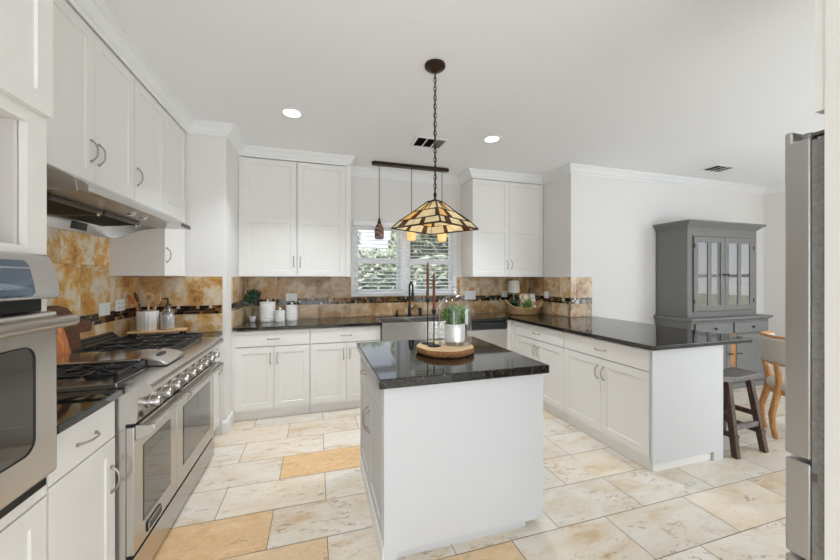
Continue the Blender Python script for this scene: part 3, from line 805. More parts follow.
# farmhouse sink
sk = thing('farmhouse_sink', 'stainless double-bowl apron sink below the window', 'sink', (1.0825, 3.55, .645))
sw = .4165; sz = .645
sb = MB(); zt_, zb_ = .907 - sz, .67 - sz
sb.box(-sw, sw, 0, .02, 0, zt_)                     # apron
for x0, x1 in ((-sw, -sw + .02), (-.02, .02), (sw - .02, sw)): sb.box(x0, x1, .0201, .485, zb_, zt_ - (.03 if x0 == -.02 else 0))
sb.box(-sw + .02, sw - .02, .485, .505, zb_, zt_); sb.box(-sw, sw, .0201, .505, zb_ - .012, zb_)
sb.build('basin', M_steel, sk, bevel=.003)
dr = MB()
for x in (-.21, .21): dr.lathe([(.0, 0), (.045, 0), (.045, .003), (0, .003)], (x, .26, zb_ + .0005), 20)
dr.build('drain', M_chrome, sk, smooth=40)
# tap and deck fittings
fa = thing('kitchen_faucet', 'matte black gooseneck faucet standing behind the sink', 'faucet', (1.12, 4.12, ZW + .001))
f = MB(); f.lathe([(.028, 0), (.028, .012), (.021, .02), (.019, .10), (.016, .12)], n=20); f.build('base', M_matteblk, fa, smooth=40)
f = MB(); pts = [(0, 0, .11), (0, 0, .33)]
for i in range(9):
    a = pi * i / 8; pts.append((.0, -.075 + .075 * cos(a), .345 + .075 * sin(a)))
pts += [(.0, -.15, .29)]
f.tube(pts, .0125, 12); f.build('gooseneck', M_matteblk, fa, smooth=50)
f = MB(); f.tube([(0, -.15, .292), (0, -.15, .20)], [.017, .021], 14); f.build('spray_head', M_matteblk, fa, smooth=50)
f = MB(); f.tube([(.015, 0, .08), (.05, 0, .095), (.085, -.005, .14)], [.01, .008, .006], 10); f.build('lever', M_matteblk, fa, smooth=50)
sd = thing('soap_dispenser', 'small black soap pump left of the faucet', 'soap dispenser', (.955, 4.12, ZW + .001))
f = MB(); f.lathe([(.018, 0), (.018, .03), (.011, .036), (.011, .055)], n=16); f.build('base', M_matteblk, sd, smooth=40)
f = MB(); f.tube([(0, 0, .056), (0, 0, .072), (0, -.05, .068)], [.01, .009, .006], 10); f.build('spout', M_matteblk, sd, smooth=50)
aw_ = MB(); aw_.lathe([(.024, 0), (.024, .085), (.02, .098), (0, .10)], n=18)
tag(aw_.build('side_sprayer', M_matteblk, loc=(1.262, 4.12, ZW + .001), smooth=40), 'short black cylinder fitting right of the faucet', 'sink fitting')

# ------------------------------------------------------------------ island
isl = thing('kitchen_island', 'white kitchen island with drawer and doors on its left side', 'kitchen island', (.303, 1.60, 0))
IW, ID = .905, .885
im = MB(); im.box(.021, IW, .021, ID, .055, .866); im.box(.07, IW - .09, .035, ID - .02, 0, .0549)
im.build('body', M_isl, isl, bevel=.001, seg=1)
ep2 = MB(); ep2.prism([(0.004, 0, 0), (.07, 0, 0), (.07, 0, .055), (IW, 0, .055), (IW, 0, .866), (.004, 0, .866)], (0, .02, 0))
ep2.build('end_panel', M_isl, isl, bevel=.001, seg=1)
# left side fronts: turned so that they face -x
def side_front(mb): 
    R = Matrix.Rotation(-pi / 2, 4, 'Z'); mb.v = [tuple(R @ Vector(v) + Vector((0, ID, 0))) for v in mb.v]; return mb
d = side_front(slab_front(.003, ID - .024, ZD - .002, .855, y=.02)).build('drawer', M_isl, isl, bevel=.002)
side_front(pull((.27, 0, .775), .105, False)).build('handle', M_nickel, d, smooth=50)
for x0, x1, hx in ((.003, .43, .40), (.433, ID - .024, .463)):
    d = side_front(shaker(x0, x1, .115, ZD - .006, y=.02)).build('door', M_isl, isl)
    side_front(pull((hx - .12, 0, .52), .13, True, out=.034)).build('handle', M_nickel, d, smooth=50) if False else side_front(pull((hx, 0, .53), .13, True, out=.034)).build('handle', M_nickel, d, smooth=50)
side_front(MB().prism([(.003, a, z) for a, z in ((.02, 0), (-.001, 0), (-.001, .085), (.008, .105), (.02, .105))], (ID - .006, 0, 0))).build('baseboard_moulding', M_trim, isl)
it = B(.279, 1.22, 1.56, 2.517, .8675, ZW)
tag(it.build('island_worktop', M_granite, bevel=.006, seg=3), 'thick black speckled granite top of the kitchen island', 'worktop')

# ------------------------------------------------------------------ range
rg = thing('gas_range', 'wide stainless double-oven gas range with dark grates', 'range', (-.765, 1.775, 0), LZ)
RW = 1.203
b = MB(); b.box(.0015, RW - .0015, .031, .648, .03, .90); b.build('body', M_steel, rg, bevel=.002, seg=1)
B(.002, RW - .002, 0, .03, .02, .158).build('kick_panel', M_steel, rg, bevel=.002)
B(.004, RW - .004, .012, .03, .159, .172).build('kick_gap', M_gap, rg)
for x0, x1, wm in ((.003, .470, (.085, .085)), (.475, RW - .003, (.10, .11))):
    dd = B(x0, x1, 0, .03, .174, .735).build('oven_door', M_steel, rg, bevel=.003)
    MB().prism([(x0 + wm[0], -.0025, .27), (x1 - wm[1], -.0025, .27), (x1 - wm[1], -.0025, .62), (x0 + wm[0], -.0025, .62)], (0, .004, 0)).build('window', M_oglass, dd)
    h = MB(); pr = [(-.030, .700), (-.066, .706), (-.072, .716), (-.070, .728), (-.062, .734), (-.020, .738), (-.012, .732)]
    h.prism([(x0 + .012, a, z) for a, z in pr], (x1 - x0 - .024, 0, 0))
    for x in (x0 + .008, x1 - .026): h.prism([(x, a, z) for a, z in ((0, .672), (-.06, .695), (-.0745, .716), (-.07, .736), (0, .742))], (.018, 0, 0))
    h.build('handle', M_steel, dd, bevel=.003, smooth=40)
bd = B(.12, .262, -.006, -.0003, .195, .24).build('badge', M_black, rg, bevel=.002)
fr_ = MB(); fr_.tube(rrect(.122, .26, .197, .238, .008, -.0062), .0022, 6, closed=True); fr_.build('badge_rim', M_chrome, bd)
B(.004, RW - .004, .01, .03, .7365, .752).build('panel_gap', M_gap, rg)
c = MB(); pr = [(.06, .753), (-.006, .753), (-.012, .765), (-.016, .862), (-.052, .872), (-.066, .884), (-.068, .902), (-.060, .918), (-.04, .928), (.06, .934)]
c.prism([(0, a, z) for a, z in pr], (RW, 0, 0)); cpl = c.build('control_panel', M_steel, rg, smooth=30)
RX = Matrix.Rotation(pi / 2, 3, 'X')
for i in range(9):
    x = .105 + i * .123
    k = MB(); k.lathe([(.030, 0), (.030, .006), (.024, .009), (.022, .03), (.020, .042), (.017, .046), (0, .046)], (x, -.0155, .812), 20, rot=RX)
    ko = k.build('knob', M_steel, rg, smooth=35)
    B(x - .0035, x + .0035, -.0655, -.0615, .795, .83).build('pointer', M_steeld, ko)
B(.028, .045, -.017, -.012, .772, .792).build('igniter_switch', M_black, rg)
ctop = MB(); ctop.box(.001, RW - .001, .0605, .60, .901, .936); ctop.build('cooktop', M_steel, rg, bevel=.003)
def grate(x0, x1, y0, y1, z=.938):
    g = MB(); h = .034; t = .011
    for x in (x0, (x0 + x1) / 2 - t / 2, x1 - t): g.box(x, x + t, y0, y1, z + h - .012, z + h)
    for y in (y0, (y0 + y1) / 2 - t / 2, y1 - t): g.box(x0, x1, y, y + t, z + h - .0125, z + h - .0005)
    for x in (x0, x1 - .014):
        for y in (y0, (y0 + y1) / 2 - .007, y1 - .014): g.box(x, x + .014, y, y + .014, z, z + h - .012)
    g.box(x0, x1, y0 - .004, y0 + .004, z + .004, z + h)          # front skirt
    for cy in (y0 + (y1 - y0) * .25, y0 + (y1 - y0) * .75):
        cx = (x0 + x1) / 2
        for a in range(8):
            q = a * pi / 4; r0, r1 = .035, min(.5 * (x1 - x0), .25 * (y1 - y0)) * 1.15
            g.tube([(cx + r0 * cos(q), cy + r0 * sin(q), z + h - .004), (cx + r1 * cos(q), cy + r1 * sin(q), z + h - .007)], .0055, 6)
    go = g.build('grate', M_iron, rg, bevel=.0015, seg=1)
    for cy in (y0 + (y1 - y0) * .25, y0 + (y1 - y0) * .75):
        bu = MB(); bu.lathe([(.05, 0), (.05, .008), (.036, .010), (.036, .02), (.032, .024), (0, .025)], ((x0 + x1) / 2, cy, z), 20); bu.build('burner', M_black, rg, smooth=40)
grate(.03, .28, .075, .565); grate(.565, .865, .075, .565); grate(.875, 1.175, .075, .565)
gm = MB(); gm.box(.290, .555, .10, .565, .9365, .978); gr = gm.build('griddle_cover', M_chrome, rg, bevel=.006, smooth=40)
gt = MB(); gt.prism([(.292, -.02, .936), (.292, -.015, .948), (.292, .02, .966), (.292, .099, .983), (.292, .099, .937)], (.26, 0, 0)); go = gt.build('griddle_trough', M_steel, rg, bevel=.006, smooth=40)
sl = MB(); sl.prism([(.292 + .13 + .05 * cos(a), .055 + .014 * sin(a), .9665 + (.055 + .014 * sin(a) - .02) * .215) for a in [2 * pi * i / 14 for i in range(14)]], (0, 0, .004)); sl.build('finger_slot', M_gap, go)
bg = MB(); bg.prism([(.76, .575, .9365), (.76, .645, 1.005), (.76, .6515, 1.005), (.76, .6515, .9365)], (RW - .76, 0, 0)); bgo = bg.build('back_vent', M_steeld, rg, bevel=.002)
pv = MB()
for i in range(16):
    x = .775 + i * .0265
    for j in range(3):
        s = .2 + j * .26; y = .575 + .07 * s; z = .936 + .069 * s
        pv.prism([(x, y, z + .0012), (x + .014, y, z + .0012), (x + .014, y + .009, z + .0102), (x, y + .009, z + .0102)], (0, -.0008, .0008))
pv.build('vent_holes', M_gap, bgo)
lg = MB()
for x in (.05, RW - .05):
    for y in (.08, .58): lg.tube([(x, y, 0), (x, y, .035)], .02, 12)
lg.build('feet', M_steeld, rg)

# hood
hd = thing('range_hood', 'stainless under-cabinet range hood above the range', 'range hood', (XU, 1.765, 1.65), LZ)
HW = 1.195; hz = 1.65
h = MB()
pr = [(.336, 1.867), (.0, 1.867), (-.04, 1.855), (-.125, 1.808), (-.158, 1.79), (-.166, 1.778), (-.166, 1.757), (-.155, 1.752), (-.145, 1.757), (.305, 1.757), (.318, 1.67), (.336, 1.67)]
pr = [(a, z - hz) for a, z in pr]
h.prism([(0, a, z) for a, z in pr], (HW, 0, 0)); ho = h.build('canopy', M_steel, hd, smooth=30)
e = MB(); e.prism([(-.004, a, z) for a, z in ((.1, 1.868 - hz), (.0, 1.8675 - hz), (-.122, 1.808 - hz), (-.13, 1.753 - hz), (.1, 1.753 - hz))], (.0035, 0, 0)); e.build('end_plate', M_steel, hd)
e = MB(); e.prism([(HW - .17, a, z) for a, z in ((-.1675, 1.782 - hz), (-.169, 1.778 - hz), (-.169, 1.757 - hz), (-.1675, 1.755 - hz))], (.165, 0, 0)); e.build('control_strip', M_black, hd)
e = MB(); e.prism([(HW - .012, a, z - hz) for a, z in ((.3165, 1.672), (.26, 1.685), (.19, 1.72), (.12, 1.745), (.04, 1.7565), (.304, 1.7565))], (.010, 0, 0)); e.build('end_gusset', M_steel, hd)
for x in (.13, .53):
    fl = MB(); fl.prism([(x, .035, 1.7565 - hz), (x, .035, 1.738 - hz), (x, .24, 1.722 - hz), (x, .26, 1.7565 - hz)], (.38, 0, 0)); fo = fl.build('grease_filter', M_steeld, hd, bevel=.002)
    bf = MB()
    for i in range(20):
        X = x + .01 + i * .0182; bf.prism([(X, .05, 1.7375 - hz), (X, .23, 1.7235 - hz), (X, .23, 1.7215 - hz), (X, .05, 1.7355 - hz)], (.009, 0, 0))
    bf.build('baffles', M_gap, fo)
    kn = MB(); kn.lathe([(0, -.012), (.011, -.010), (.011, 0)], (x + .365, .05, 1.737 - hz), 12); kn.build('latch_knob', M_chrome, fo, smooth=40)
for x in (.60, .74):
    lt = MB(); lt.lathe([(0, 0), (.026, 0), (.026, .0045), (0, .0045)], (x, -.06, 1.752 - hz), 18); lt.build('hood_light', M_chrome, hd, smooth=40)
pl = MB(); pl.prism([(.76, .3085, 1.734 - hz), (.90, .3085, 1.734 - hz), (.90, .3155, 1.687 - hz), (.76, .3155, 1.687 - hz)], (0, -.003, -.0005)); pl.build('rating_plate', M_black, hd)

# ------------------------------------------------------------------ fridge and its surround
fg = thing('refrigerator', 'stainless refrigerator at the right edge, seen side-on', 'refrigerator', (1.372, -.14, 0))
FD = .731     # body front
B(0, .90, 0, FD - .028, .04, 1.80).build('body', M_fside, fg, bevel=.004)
B(.002, .898, FD - .0275, FD, .045, 1.795).build('liner_edge', M_gasket, fg)
B(0.003, .897, FD + .0005, FD + .014, .05, 1.79).build('door_gasket', M_gasket, fg)
for x0, x1 in ((0, .448), (.452, .90)):
    dd = MB(); dd.prism([(x0, FD + .015, .858), (x0, FD + .073, .858), (x0, FD + .073, 1.832), (x0, FD + .054, 1.832), (x0, FD + .054, 1.80), (x0, FD + .015, 1.80)], (x1 - x0, 0, 0))
    do = dd.build('door', M_steelf, fg, bevel=.006, seg=3, smooth=40)
    hc = MB(); hc.lathe([(.018, 0), (.018, .012), (.012, .019), (0, .021)], (x0 + .03 if x0 == 0 else x1 - .03, FD + .033, 1.8005), 16); hc.build('hinge_cap', M_fside, do, smooth=40)
for z0, z1 in ((.562, .845), (.06, .55)):
    do = B(0, .90, FD + .015, FD + .072, z0, z1).build('drawer', M_steelf, fg, bevel=.006, seg=3, smooth=40)
    B(.002, .05, FD + .003, FD + .0145, z1 - .045, z1 - .02).build('drawer_bracket', M_steeld, do)
tr_ = MB(); tr_.box(.004, .88, FD - .06, FD + .012, 1.801, 1.812); tr_.build('top_hinge_rail', M_steeld, fg, bevel=.002)
ft = MB()
for x in (.06, .84):
    for y in (.06, .68): ft.tube([(x, y, 0), (x, y, .041)], .02, 10)
ft.build('feet', M_black, fg)
tag(B(1.348, 1.368, -.16, .568, 0, ZC - .002).build('fridge_side_panel', M_cab), 'full-height white panel enclosing the refrigerator side', 'panel')
oc = thing('fridge_top_cabinet', 'white cabinet above the refrigerator at the right edge', 'cabinet', (1.369, -.16, 1.86))
B(0, .905, 0, .728, 0, .78).build('body', M_cab, oc)
for x0, x1 in ((-.018, .45), (.454, .905)):
    sd_ = shaker(x0, x1, .0, .78, y=0)
    sd_.v = [(x, .7288 - y, z) for x, y, z in sd_.v]; sd_.f = [f[::-1] for f in sd_.f]
    sd_.build('door', M_cab, oc)

# ------------------------------------------------------------------ lamps on the ceiling
def can(x, y, label):
    t = thing('recessed_light', label, 'ceiling light', (x, y, ZC - .001), group='recessed ceiling lights')
    m = MB(); m.lathe([(.098, 0), (.098, -.004), (.080, -.007), (.068, -.001), (.068, 0)], n=32); m.build('trim_ring', M_trim, t, smooth=40)
    m = MB(); m.lathe([(.0, -.003), (.067, -.003), (.067, -.0006), (0, -.0006)], n=32); m.build('lens', M_lens, t, smooth=40)
    light('recessed_lamp', 'AREA', (x, y, ZC - .014), 30, (.86, .93, 1.0), aim=(x, y, 0), size=.14, spread=radians(105))
can(-.195, 2.947, 'round recessed ceiling light above the floor by the range side')
can(1.626, 2.931, 'round recessed ceiling light to the right of the chain')
def vent(x, y, w, d, label, rz, tilt):
    t = thing('ceiling_vent', label, 'air vent', (x, y, ZC - .001), rz, 'ceiling air vents')
    m = MB(); e = .025
    m.box(-w / 2, w / 2, -d / 2, -d / 2 + e, -.008, 0); m.box(-w / 2, w / 2, d / 2 - e, d / 2, -.008, 0)
    m.box(-w / 2, -w / 2 + e, -d / 2 + e, d / 2 - e, -.008, 0); m.box(w / 2 - e, w / 2, -d / 2 + e, d / 2 - e, -.008, 0)
    for i in (1, 2): m.box(-w / 2 + e + i * (w - 2 * e) / 3 - .006, -w / 2 + e + i * (w - 2 * e) / 3 + .006, -d / 2 + e, d / 2 - e, -.009, -.001)
    m.build('frame', M_trim, t, bevel=.002)
    B(-w / 2 + e, w / 2 - e, -d / 2 + e, d / 2 - e, -.0015, -.0003).build('duct', M_gap, t)
    s = MB(); n = 9; ww = (w - 2 * e) / 3
    for q in range(3):
        for i in range(n):
            yy = -d / 2 + e + (i + .5) * (d - 2 * e) / n
            x0 = -w / 2 + e + q * ww + .008; a = radians(tilt if q < 2 else -60)
            s.prism([(x0, yy - .006 * cos(a), -.005 - .005 * sin(a)), (x0, yy + .006 * cos(a), -.005 + .005 * sin(a) ), (x0, yy + .006 * cos(a), -.0042 + .005 * sin(a))], (ww - .014, 0, 0))
    s.build('louvres', M_steeld, t)
vent(1.07, 3.19, .33, .25, 'dark louvred ceiling vent behind the pendant chain', 0, 50)
vent(4.72, 2.90, .32, .22, 'dark louvred ceiling vent above the grey hutch', 0, 50)

# stained-glass pendant
pc = (.717, 2.02)
pd = thing('stained_glass_pendant', 'amber stained-glass pyramid pendant hanging over the island', 'pendant lamp', (pc[0], pc[1], ZC - .001))
m = MB(); m.lathe([(.0, -.045), (.018, -.043), (.03, -.032), (.055, -.022), (.066, -.012), (.066, 0)], n=32); m.build('canopy', M_bronze, pd, smooth=45)
zr, za = 1.704 - ZC, 1.872 - ZC
ch = MB(); z = -.05; i = 0
while z > za + .055:
    pts = []
    for q in range(10):
        a = 2 * pi * q / 10; lx, lz = .0085 * cos(a), .0185 * sin(a)
        pts.append((lx, 0, z - .016 + lz) if i % 2 else (0, lx, z - .016 + lz))
    ch.tube(pts, .0027, 6, closed=True); z -= .028; i += 1
ch.tube([(.003, .004, -.04), (-.003, .003, -.4), (.003, -.003, -.65), (0, 0, za + .03)], .0025, 6)
ch.build('chain', M_bronze, pd, smooth=60)
m = MB(); m.tube([(0, 0, za + .06), (0, 0, za - .05)], .007, 8); m.lathe([(.0, .012), (.02, .008), (.024, 0)], (0, 0, za + .005), 16); m.build('stem', M_bronze, pd, smooth=50)
ang = math.atan2(1.726 - pc[1], .647 - pc[0])
R1, R0 = .276, .05
def cor(k, r, z): a = ang + k * pi / 2; return Vector((r * cos(a), r * sin(a), z))
levels = [(R0, za), (.135, za - .062), (.225, za - .122), (R1, zr)]   # ridge radius, height
sh = MB(); ld = MB()
pat = {0: [('y', .38), ('c', 1), ('c', .5), ('a', .7)], 1: [('c', .44), ('a', .56), ('c', 1)], 2: [('c', 1)]}
mats = {'c': 0, 'a': 1, 'y': 2, 'b': 3}
rowspec = [[('c', .30), ('y', .46), ('c', .62), ('c', 1.0)], [('a', .28), ('b', .40), ('c', .92), ('b', 1.0)], [('c', .14), ('b', .27), ('c', .60), ('b', .68), ('c', 1.0)]]
for k in range(4):
    for li in range(3):
        (ra, zA), (rb, zB) = levels[li], levels[li + 1]
        A0, A1, B0, B1 = cor(k, ra, zA), cor(k + 1, ra, zA), cor(k, rb, zB), cor(k + 1, rb, zB)
        s0 = 0
        for cc, s1 in rowspec[li]:
            p = [A0.lerp(A1, s0), A0.lerp(A1, s1), B0.lerp(B1, s1), B0.lerp(B1, s0)]
            nrm = (p[1] - p[0]).cross(p[3] - p[0]).normalized() * .003
            sh.add([*p, *[q + nrm for q in p]], [(0, 1, 2, 3), (7, 6, 5, 4), (0, 4, 5, 1), (1, 5, 6, 2), (2, 6, 7, 3), (3, 7, 4, 0)], mi=mats[cc])
            ld.tube([p[1], p[2]], .0035, 6); s0 = s1
        ld.tube([B0, B1], .004 if li < 2 else .0055, 6)
        ld.tube([A0, B0], .005, 6)
    ld.tube([cor(k, R0, za), cor(k + 1, R0, za)], .006, 6)
sho = sh.build('glass_shade', [M_cream, M_amber, M_yellow, M_brownglass], pd)
ld.build('lead_came', M_bronze, sho, smooth=50)
m = MB(); m.add([cor(k, R0, za + .003) for k in range(4)] + [Vector((0, 0, za + .022))], [(0, 1, 4), (1, 2, 4), (2, 3, 4), (3, 0, 4), (3, 2, 1, 0)]); m.build('cap', M_bronze, pd)
m = MB(); m.lathe([(0, -.045), (.022, -.04), (.03, -.02), (.024, 0), (.013, .02), (.013, .03)], (0, 0, za - .07), 20); m.build('bulb', M_bulb, pd, smooth=50)
light('pendant_bulb', 'POINT', (pc[0], pc[1], 1.72), 3, (1, .8, .5), size=.04)

# bar with three mini pendants over the sink
bar = thing('pendant_bar_light', 'dark bronze ceiling bar with three small glass pendants over the sink', 'ceiling light', (1.085, 3.90, ZC - .001))
m = MB(); m.prism([( .44 * s + .04 * cos(a) * 1, .04 * sin(a), -.035) for s, a0 in ((1, -90), (-1, 90)) for a in [radians(a0 + 180 * i / 8) for i in range(9)]], (0, 0, .035)); m.build('ceiling_plate', M_bronze, bar, bevel=.006, seg=2, smooth=40)
for i, x in enumerate((-.39, 0, .39)):
    m = MB(); m.tube([(x, 0, -.034), (x, 0, -.66)], .004, 8); ro = m.build('rod', M_bronze, bar, smooth=60)
    m = MB(); m.lathe([(.006, .065), (.012, .055), (.018, .02), (.024, 0)], (x, 0, -.715), 16); m.build('socket_cap', M_bronze, ro, smooth=50)
    m = MB(); m.lathe([(.022, 0), (.038, -.022), (.051, -.055), (.057, -.10), (.053, -.165), (.049, -.18), (.045, -.18), (.049, -.165), (.052, -.12), (.046, -.075), (.032, -.03), (.018, -.002)], (x, 0, -.715), 24)
    m.build('glass_shade', M_swirl if i == 0 else M_litshade, bar, smooth=60)

# ------------------------------------------------------------------ things on the island
IZ = ZW + .0008
SLAB = (.79, 2.03)
sl = thing('wood_slab_tray', 'round live-edge wood slab lying on the island top', 'tray', (SLAB[0], SLAB[1], IZ))
rnd = random.Random(9); nn = 40; rs = [.184 + .003 * sin(3 * i * 2 * pi / nn + 1) + .004 * sin(7 * i * 2 * pi / nn) for i in range(nn)]
ring = lambda r, z: [((rs[i] + r) * cos(2 * pi * i / nn), (rs[i] + r) * sin(2 * pi * i / nn), z) for i in range(nn)]
m = MB(); m.add(ring(-.006, .002) + ring(0, .012) + ring(.001, .030) + ring(-.003, .040), [(j * nn + i, j * nn + (i + 1) % nn, (j + 1) * nn + (i + 1) % nn, (j + 1) * nn + i) for j in range(3) for i in range(nn)] + [tuple(range(nn))[::-1]])
m.build('bark_edge', M_barkslab, sl, smooth=60)
m = MB(); m.add(ring(-.0035, .040) + ring(-.006, .042), [(i, (i + 1) % nn, nn + (i + 1) % nn, nn + i) for i in range(nn)] + [tuple(range(nn, 2 * nn))]); m.build('sawn_top', M_slab, sl)
TZ = IZ + .0425
def holder(x, y, h, label):
    t = thing('candle_holder', label, 'candle holder', (x, y, TZ), group='black candlesticks on the wood slab')
    m = MB(); m.lathe([(.044, 0), (.044, .004), (.04, .006), (0, .006)], n=24); m.build('base', M_matteblk, t, smooth=40)
    m = MB(); m.tube([(0, 0, .006), (0, 0, h - .03)], .0042, 8); m.build('stem', M_matteblk, t, smooth=60)
    m = MB(); m.lathe([(.004, -.034), (.012, -.026), (.0155, -.012), (.0155, 0), (.0125, 0), (.0125, -.006), (0, -.006)], (0, 0, h), 16); m.build('cup', M_matteblk, t, smooth=40)
def candle(x, y, z, h, label):
    m = MB(); m.lathe([(.0095, 0), (.0095, .03), (.0085, h * .7), (.0065, h - .02), (.003, h - .003), (.001, h), (.001, h + .006), (0, h + .006)], n=14)
    tag(m.build('taper_candle', M_candle, loc=(x, y, z), smooth=60), label, 'candle', 'brown taper candles')
hx1, hx2 = (.700, 2.118), (.713, 2.03)
holder(*hx1, .300, 'taller thin black candlestick on the wood slab'); candle(*hx1, TZ + .2945, .245, 'brown taper candle in the taller candlestick')
holder(*hx2, .232, 'shorter thin black candlestick on the wood slab'); candle(*hx2, TZ + .2265, .245, 'brown taper candle in the shorter candlestick')
DC = (.876, 2.08)
def potted(name, label, loc, pot_prof, foliage, leaf_mat, potmat, cat='plant', feet=None, stems=None, size=.021):
    t = thing(name, label, cat, loc)
    m = MB(); m.lathe(pot_prof, n=28); m.build('pot', potmat, t, smooth=45)
    rt, zt2 = pot_prof[-1][0], pot_prof[-1][1]
    m = MB(); m.lathe([(0, 0), (rt * .9, 0), (rt * .9, .003), (0, .003)], (0, 0, zt2 - .008), 20); m.build('soil', M_soil, t)
    rnd = random.Random(hash(label) % 100)
    m = MB()
    for c, r, n in foliage: leaf_cloud(m, c, r, n, size, random.Random(int(c[2] * 1000) + n), .25)
    m.build('leaves', leaf_mat, t)
    if stems:
        m = MB()
        for a, b in stems: m.tube([a, b], .002, 5)
        m.build('stems', M_leafd, t)
    if feet:
        m = MB()
        for i in range(3):
            q = i * 2 * pi / 3 + .5; m.tube([(feet * cos(q), feet * sin(q), -.012), (feet * cos(q), feet * sin(q), .004)], .009, 10)
        m.build('feet', potmat, t)
    return t
potted('potted_plant', 'bushy green plant in white footed pot under the glass dome', (DC[0], DC[1], TZ + .013),
       [(.058, 0), (.066, .004), (.069, .04), (.069, .118), (.064, .118), (.064, .108)],
       [((0, 0, .165), (.088, .088, .062), 420), ((-.03, -.03, .19), (.06, .06, .05), 200), ((.035, .01, .185), (.06, .06, .05), 200)], M_leafg, M_ceramic, feet=.042)
gd = thing('glass_cloche', 'clear glass dome with knob covering the green plant', 'glass dome', (DC[0], DC[1], TZ))
m = MB(); pr = [(.112, .0005), (.112, .20)] + [(.112 * cos(a), .20 + .125 * sin(a)) for a in [radians(10 * i) for i in range(1, 9)]] + [(.008, .325)]
inn = [(r - .0025 if r > .01 else r, z - (.0 if z < .2 else .002)) for r, z in pr][::-1]
m.lathe(pr, n=40); m.build('dome', M_dome, gd, smooth=60)
m = MB(); m.lathe([(.009, .322), (.009, .333), (.014, .338), (.021, .35), (.021, .36), (.014, .371), (0, .375)], n=20); m.build('knob', M_dome, gd, smooth=60)

# ------------------------------------------------------------------ things on the back worktop
CZ = ZW + .0008
def canister(x, y, r, h, label):
    t = thing('canister', label, 'canister', (x, y, CZ), group='white ribbed canisters')
    pr = [(r * .97, 0), (r, .006)]
    n = max(4, int(h / .028))
    for i in range(n):
        z0 = .006 + (h - .012) * i / n; z1 = .006 + (h - .012) * (i + 1) / n
        pr += [(r, z0 + .002), (r * 1.012, (z0 + z1) / 2), (r, z1 - .001), (r * .985, z1)]
    pr += [(r, h)]
    m = MB(); m.lathe(pr, n=32); m.build('body', M_ceramic, t, smooth=50)
    m = MB(); m.lathe([(r * 1.03, 0), (r * 1.05, .005), (r * 1.02, .014), (r * .3, .02), (0, .02)], (0, 0, h + .0005), 32); lo = m.build('lid', M_ceramic, t, smooth=40)
    m = MB(); m.lathe([(.008, 0), (.008, .006), (.014, .014), (.012, .024), (0, .027)], (0, 0, h + .0195), 16); m.build('knob', M_ceramic, lo, smooth=50)
canister(-.520, 4.06, .082, .195, 'largest white lidded canister, nearest the small potted plant')
canister(-.385, 3.985, .053, .105, 'smallest white lidded canister, in front of the other two')
canister(-.268, 4.06, .064, .155, 'medium white lidded canister under the wide outlet')
potted('potted_herb', 'dark green sprig in small white pot in the backsplash corner', (-.663, 4.0, CZ),
       [(.022, 0), (.026, .003), (.036, .062), (.033, .062), (.032, .055)],
       [((0, 0, .275), (.072, .06, .075), 240), ((-.03, 0, .25), (.05, .05, .05), 90), ((.035, 0, .30), (.05, .04, .045), 80)], M_leafd, M_ceramic, stems=[((0, 0, .05), (-.03, 0, .25)), ((.005, 0, .05), (.02, 0, .28)), ((0, .005, .05), (.045, .01, .25)), ((0, -.005, .05), (0, -.02, .30))], size=.02)

def outlet(p, rz, w, label, kind='outlet', h=.088):
    t = thing('outlet_plate', label, 'wall plate', p, rz, 'white wall plates on the backsplash')
    B(-w / 2, w / 2, -.007, 0, -h / 2, h / 2).build('plate', M_plastic, t, bevel=.003)
    n = 1 if w < .1 else 2
    for i in range(n):
        x = (i - (n - 1) / 2) * .046
        if kind == 'outlet':
            s = MB(); s.box(x - .017, x + .017, -.0085, -.0072, -.034, .034); so = s.build('socket', M_plastic, t, bevel=.002)
            k = MB()
            for z in (-.018, .018):
                for dx in (-.006, .006): k.box(x + dx - .0012, x + dx + .0012, -.0092, -.0086, z - .005, z + .005)
            k.build('slots', M_gap, so)
        else:
            B(x - .013, x + .013, -.0095, -.0072, -.03, .03).build('rocker', M_plastic, t, bevel=.002)
zo_ = 1.162
yb_ = YB - .0115
outlet((-.283, yb_, 1.165), 0, .122, 'wide white outlet plate above the medium canister')
outlet((2.0, yb_, 1.155), 0, .165, 'wide white switch plate on the tiles behind the glass dome', 'switch', .12)
outlet((2.536, yb_, 1.165), 0, .08, 'white outlet plate half hidden behind the seagrass basket, left of the lamp shade')
outlet((XA - .0115, 3.80, 1.165), -pi / 2, .08, 'white outlet plate on the alcove side wall right of the basket')
outlet((XL + .0115, 2.89, 1.172), pi / 2, .125, 'plain white switch plate on the golden tiles near the cutting boards', 'switch')
outlet((XL + .0115, 3.085, 1.186), pi / 2, .12, 'white outlet plate on the golden tiles near the utensil crock')

# basket in the corner
bk = thing('seagrass_basket', 'oval woven seagrass basket with raised ends on the back worktop', 'basket', (2.61, 3.86, CZ), radians(-4))
m = MB(); n = 44; rows = 9
def bpt(a, s): 
    rx, ry = .195 + .055 * s, .115 + .03 * s
    h = .085 + .075 * abs(cos(a)) ** 5
    return (rx * cos(a), ry * sin(a), .002 + h * s)
vs = []; fs = []
for j in range(rows + 1):
    for i in range(n):
        p = bpt(2 * pi * i / n, j / rows); w_ = 1 + .012 * (1 if (i + j) % 2 else -1); vs.append((p[0] * w_, p[1] * w_, p[2]))
for j in range(rows):
    for i in range(n): fs.append((j * n + i, j * n + (i + 1) % n, (j + 1) * n + (i + 1) % n, (j + 1) * n + i))
fs.append(tuple(range(n))[::-1])
m.add(vs, fs); bo = m.build('basket_body', M_wicker, bk, smooth=80)
so = bo.modifiers.new('thick', 'SOLIDIFY'); so.thickness = .008
m = MB(); m.tube([bpt(2 * pi * i / n, 1) for i in range(n)], .008, 8, closed=True); m.build('rim', M_wicker, bk, smooth=80)
m = MB()
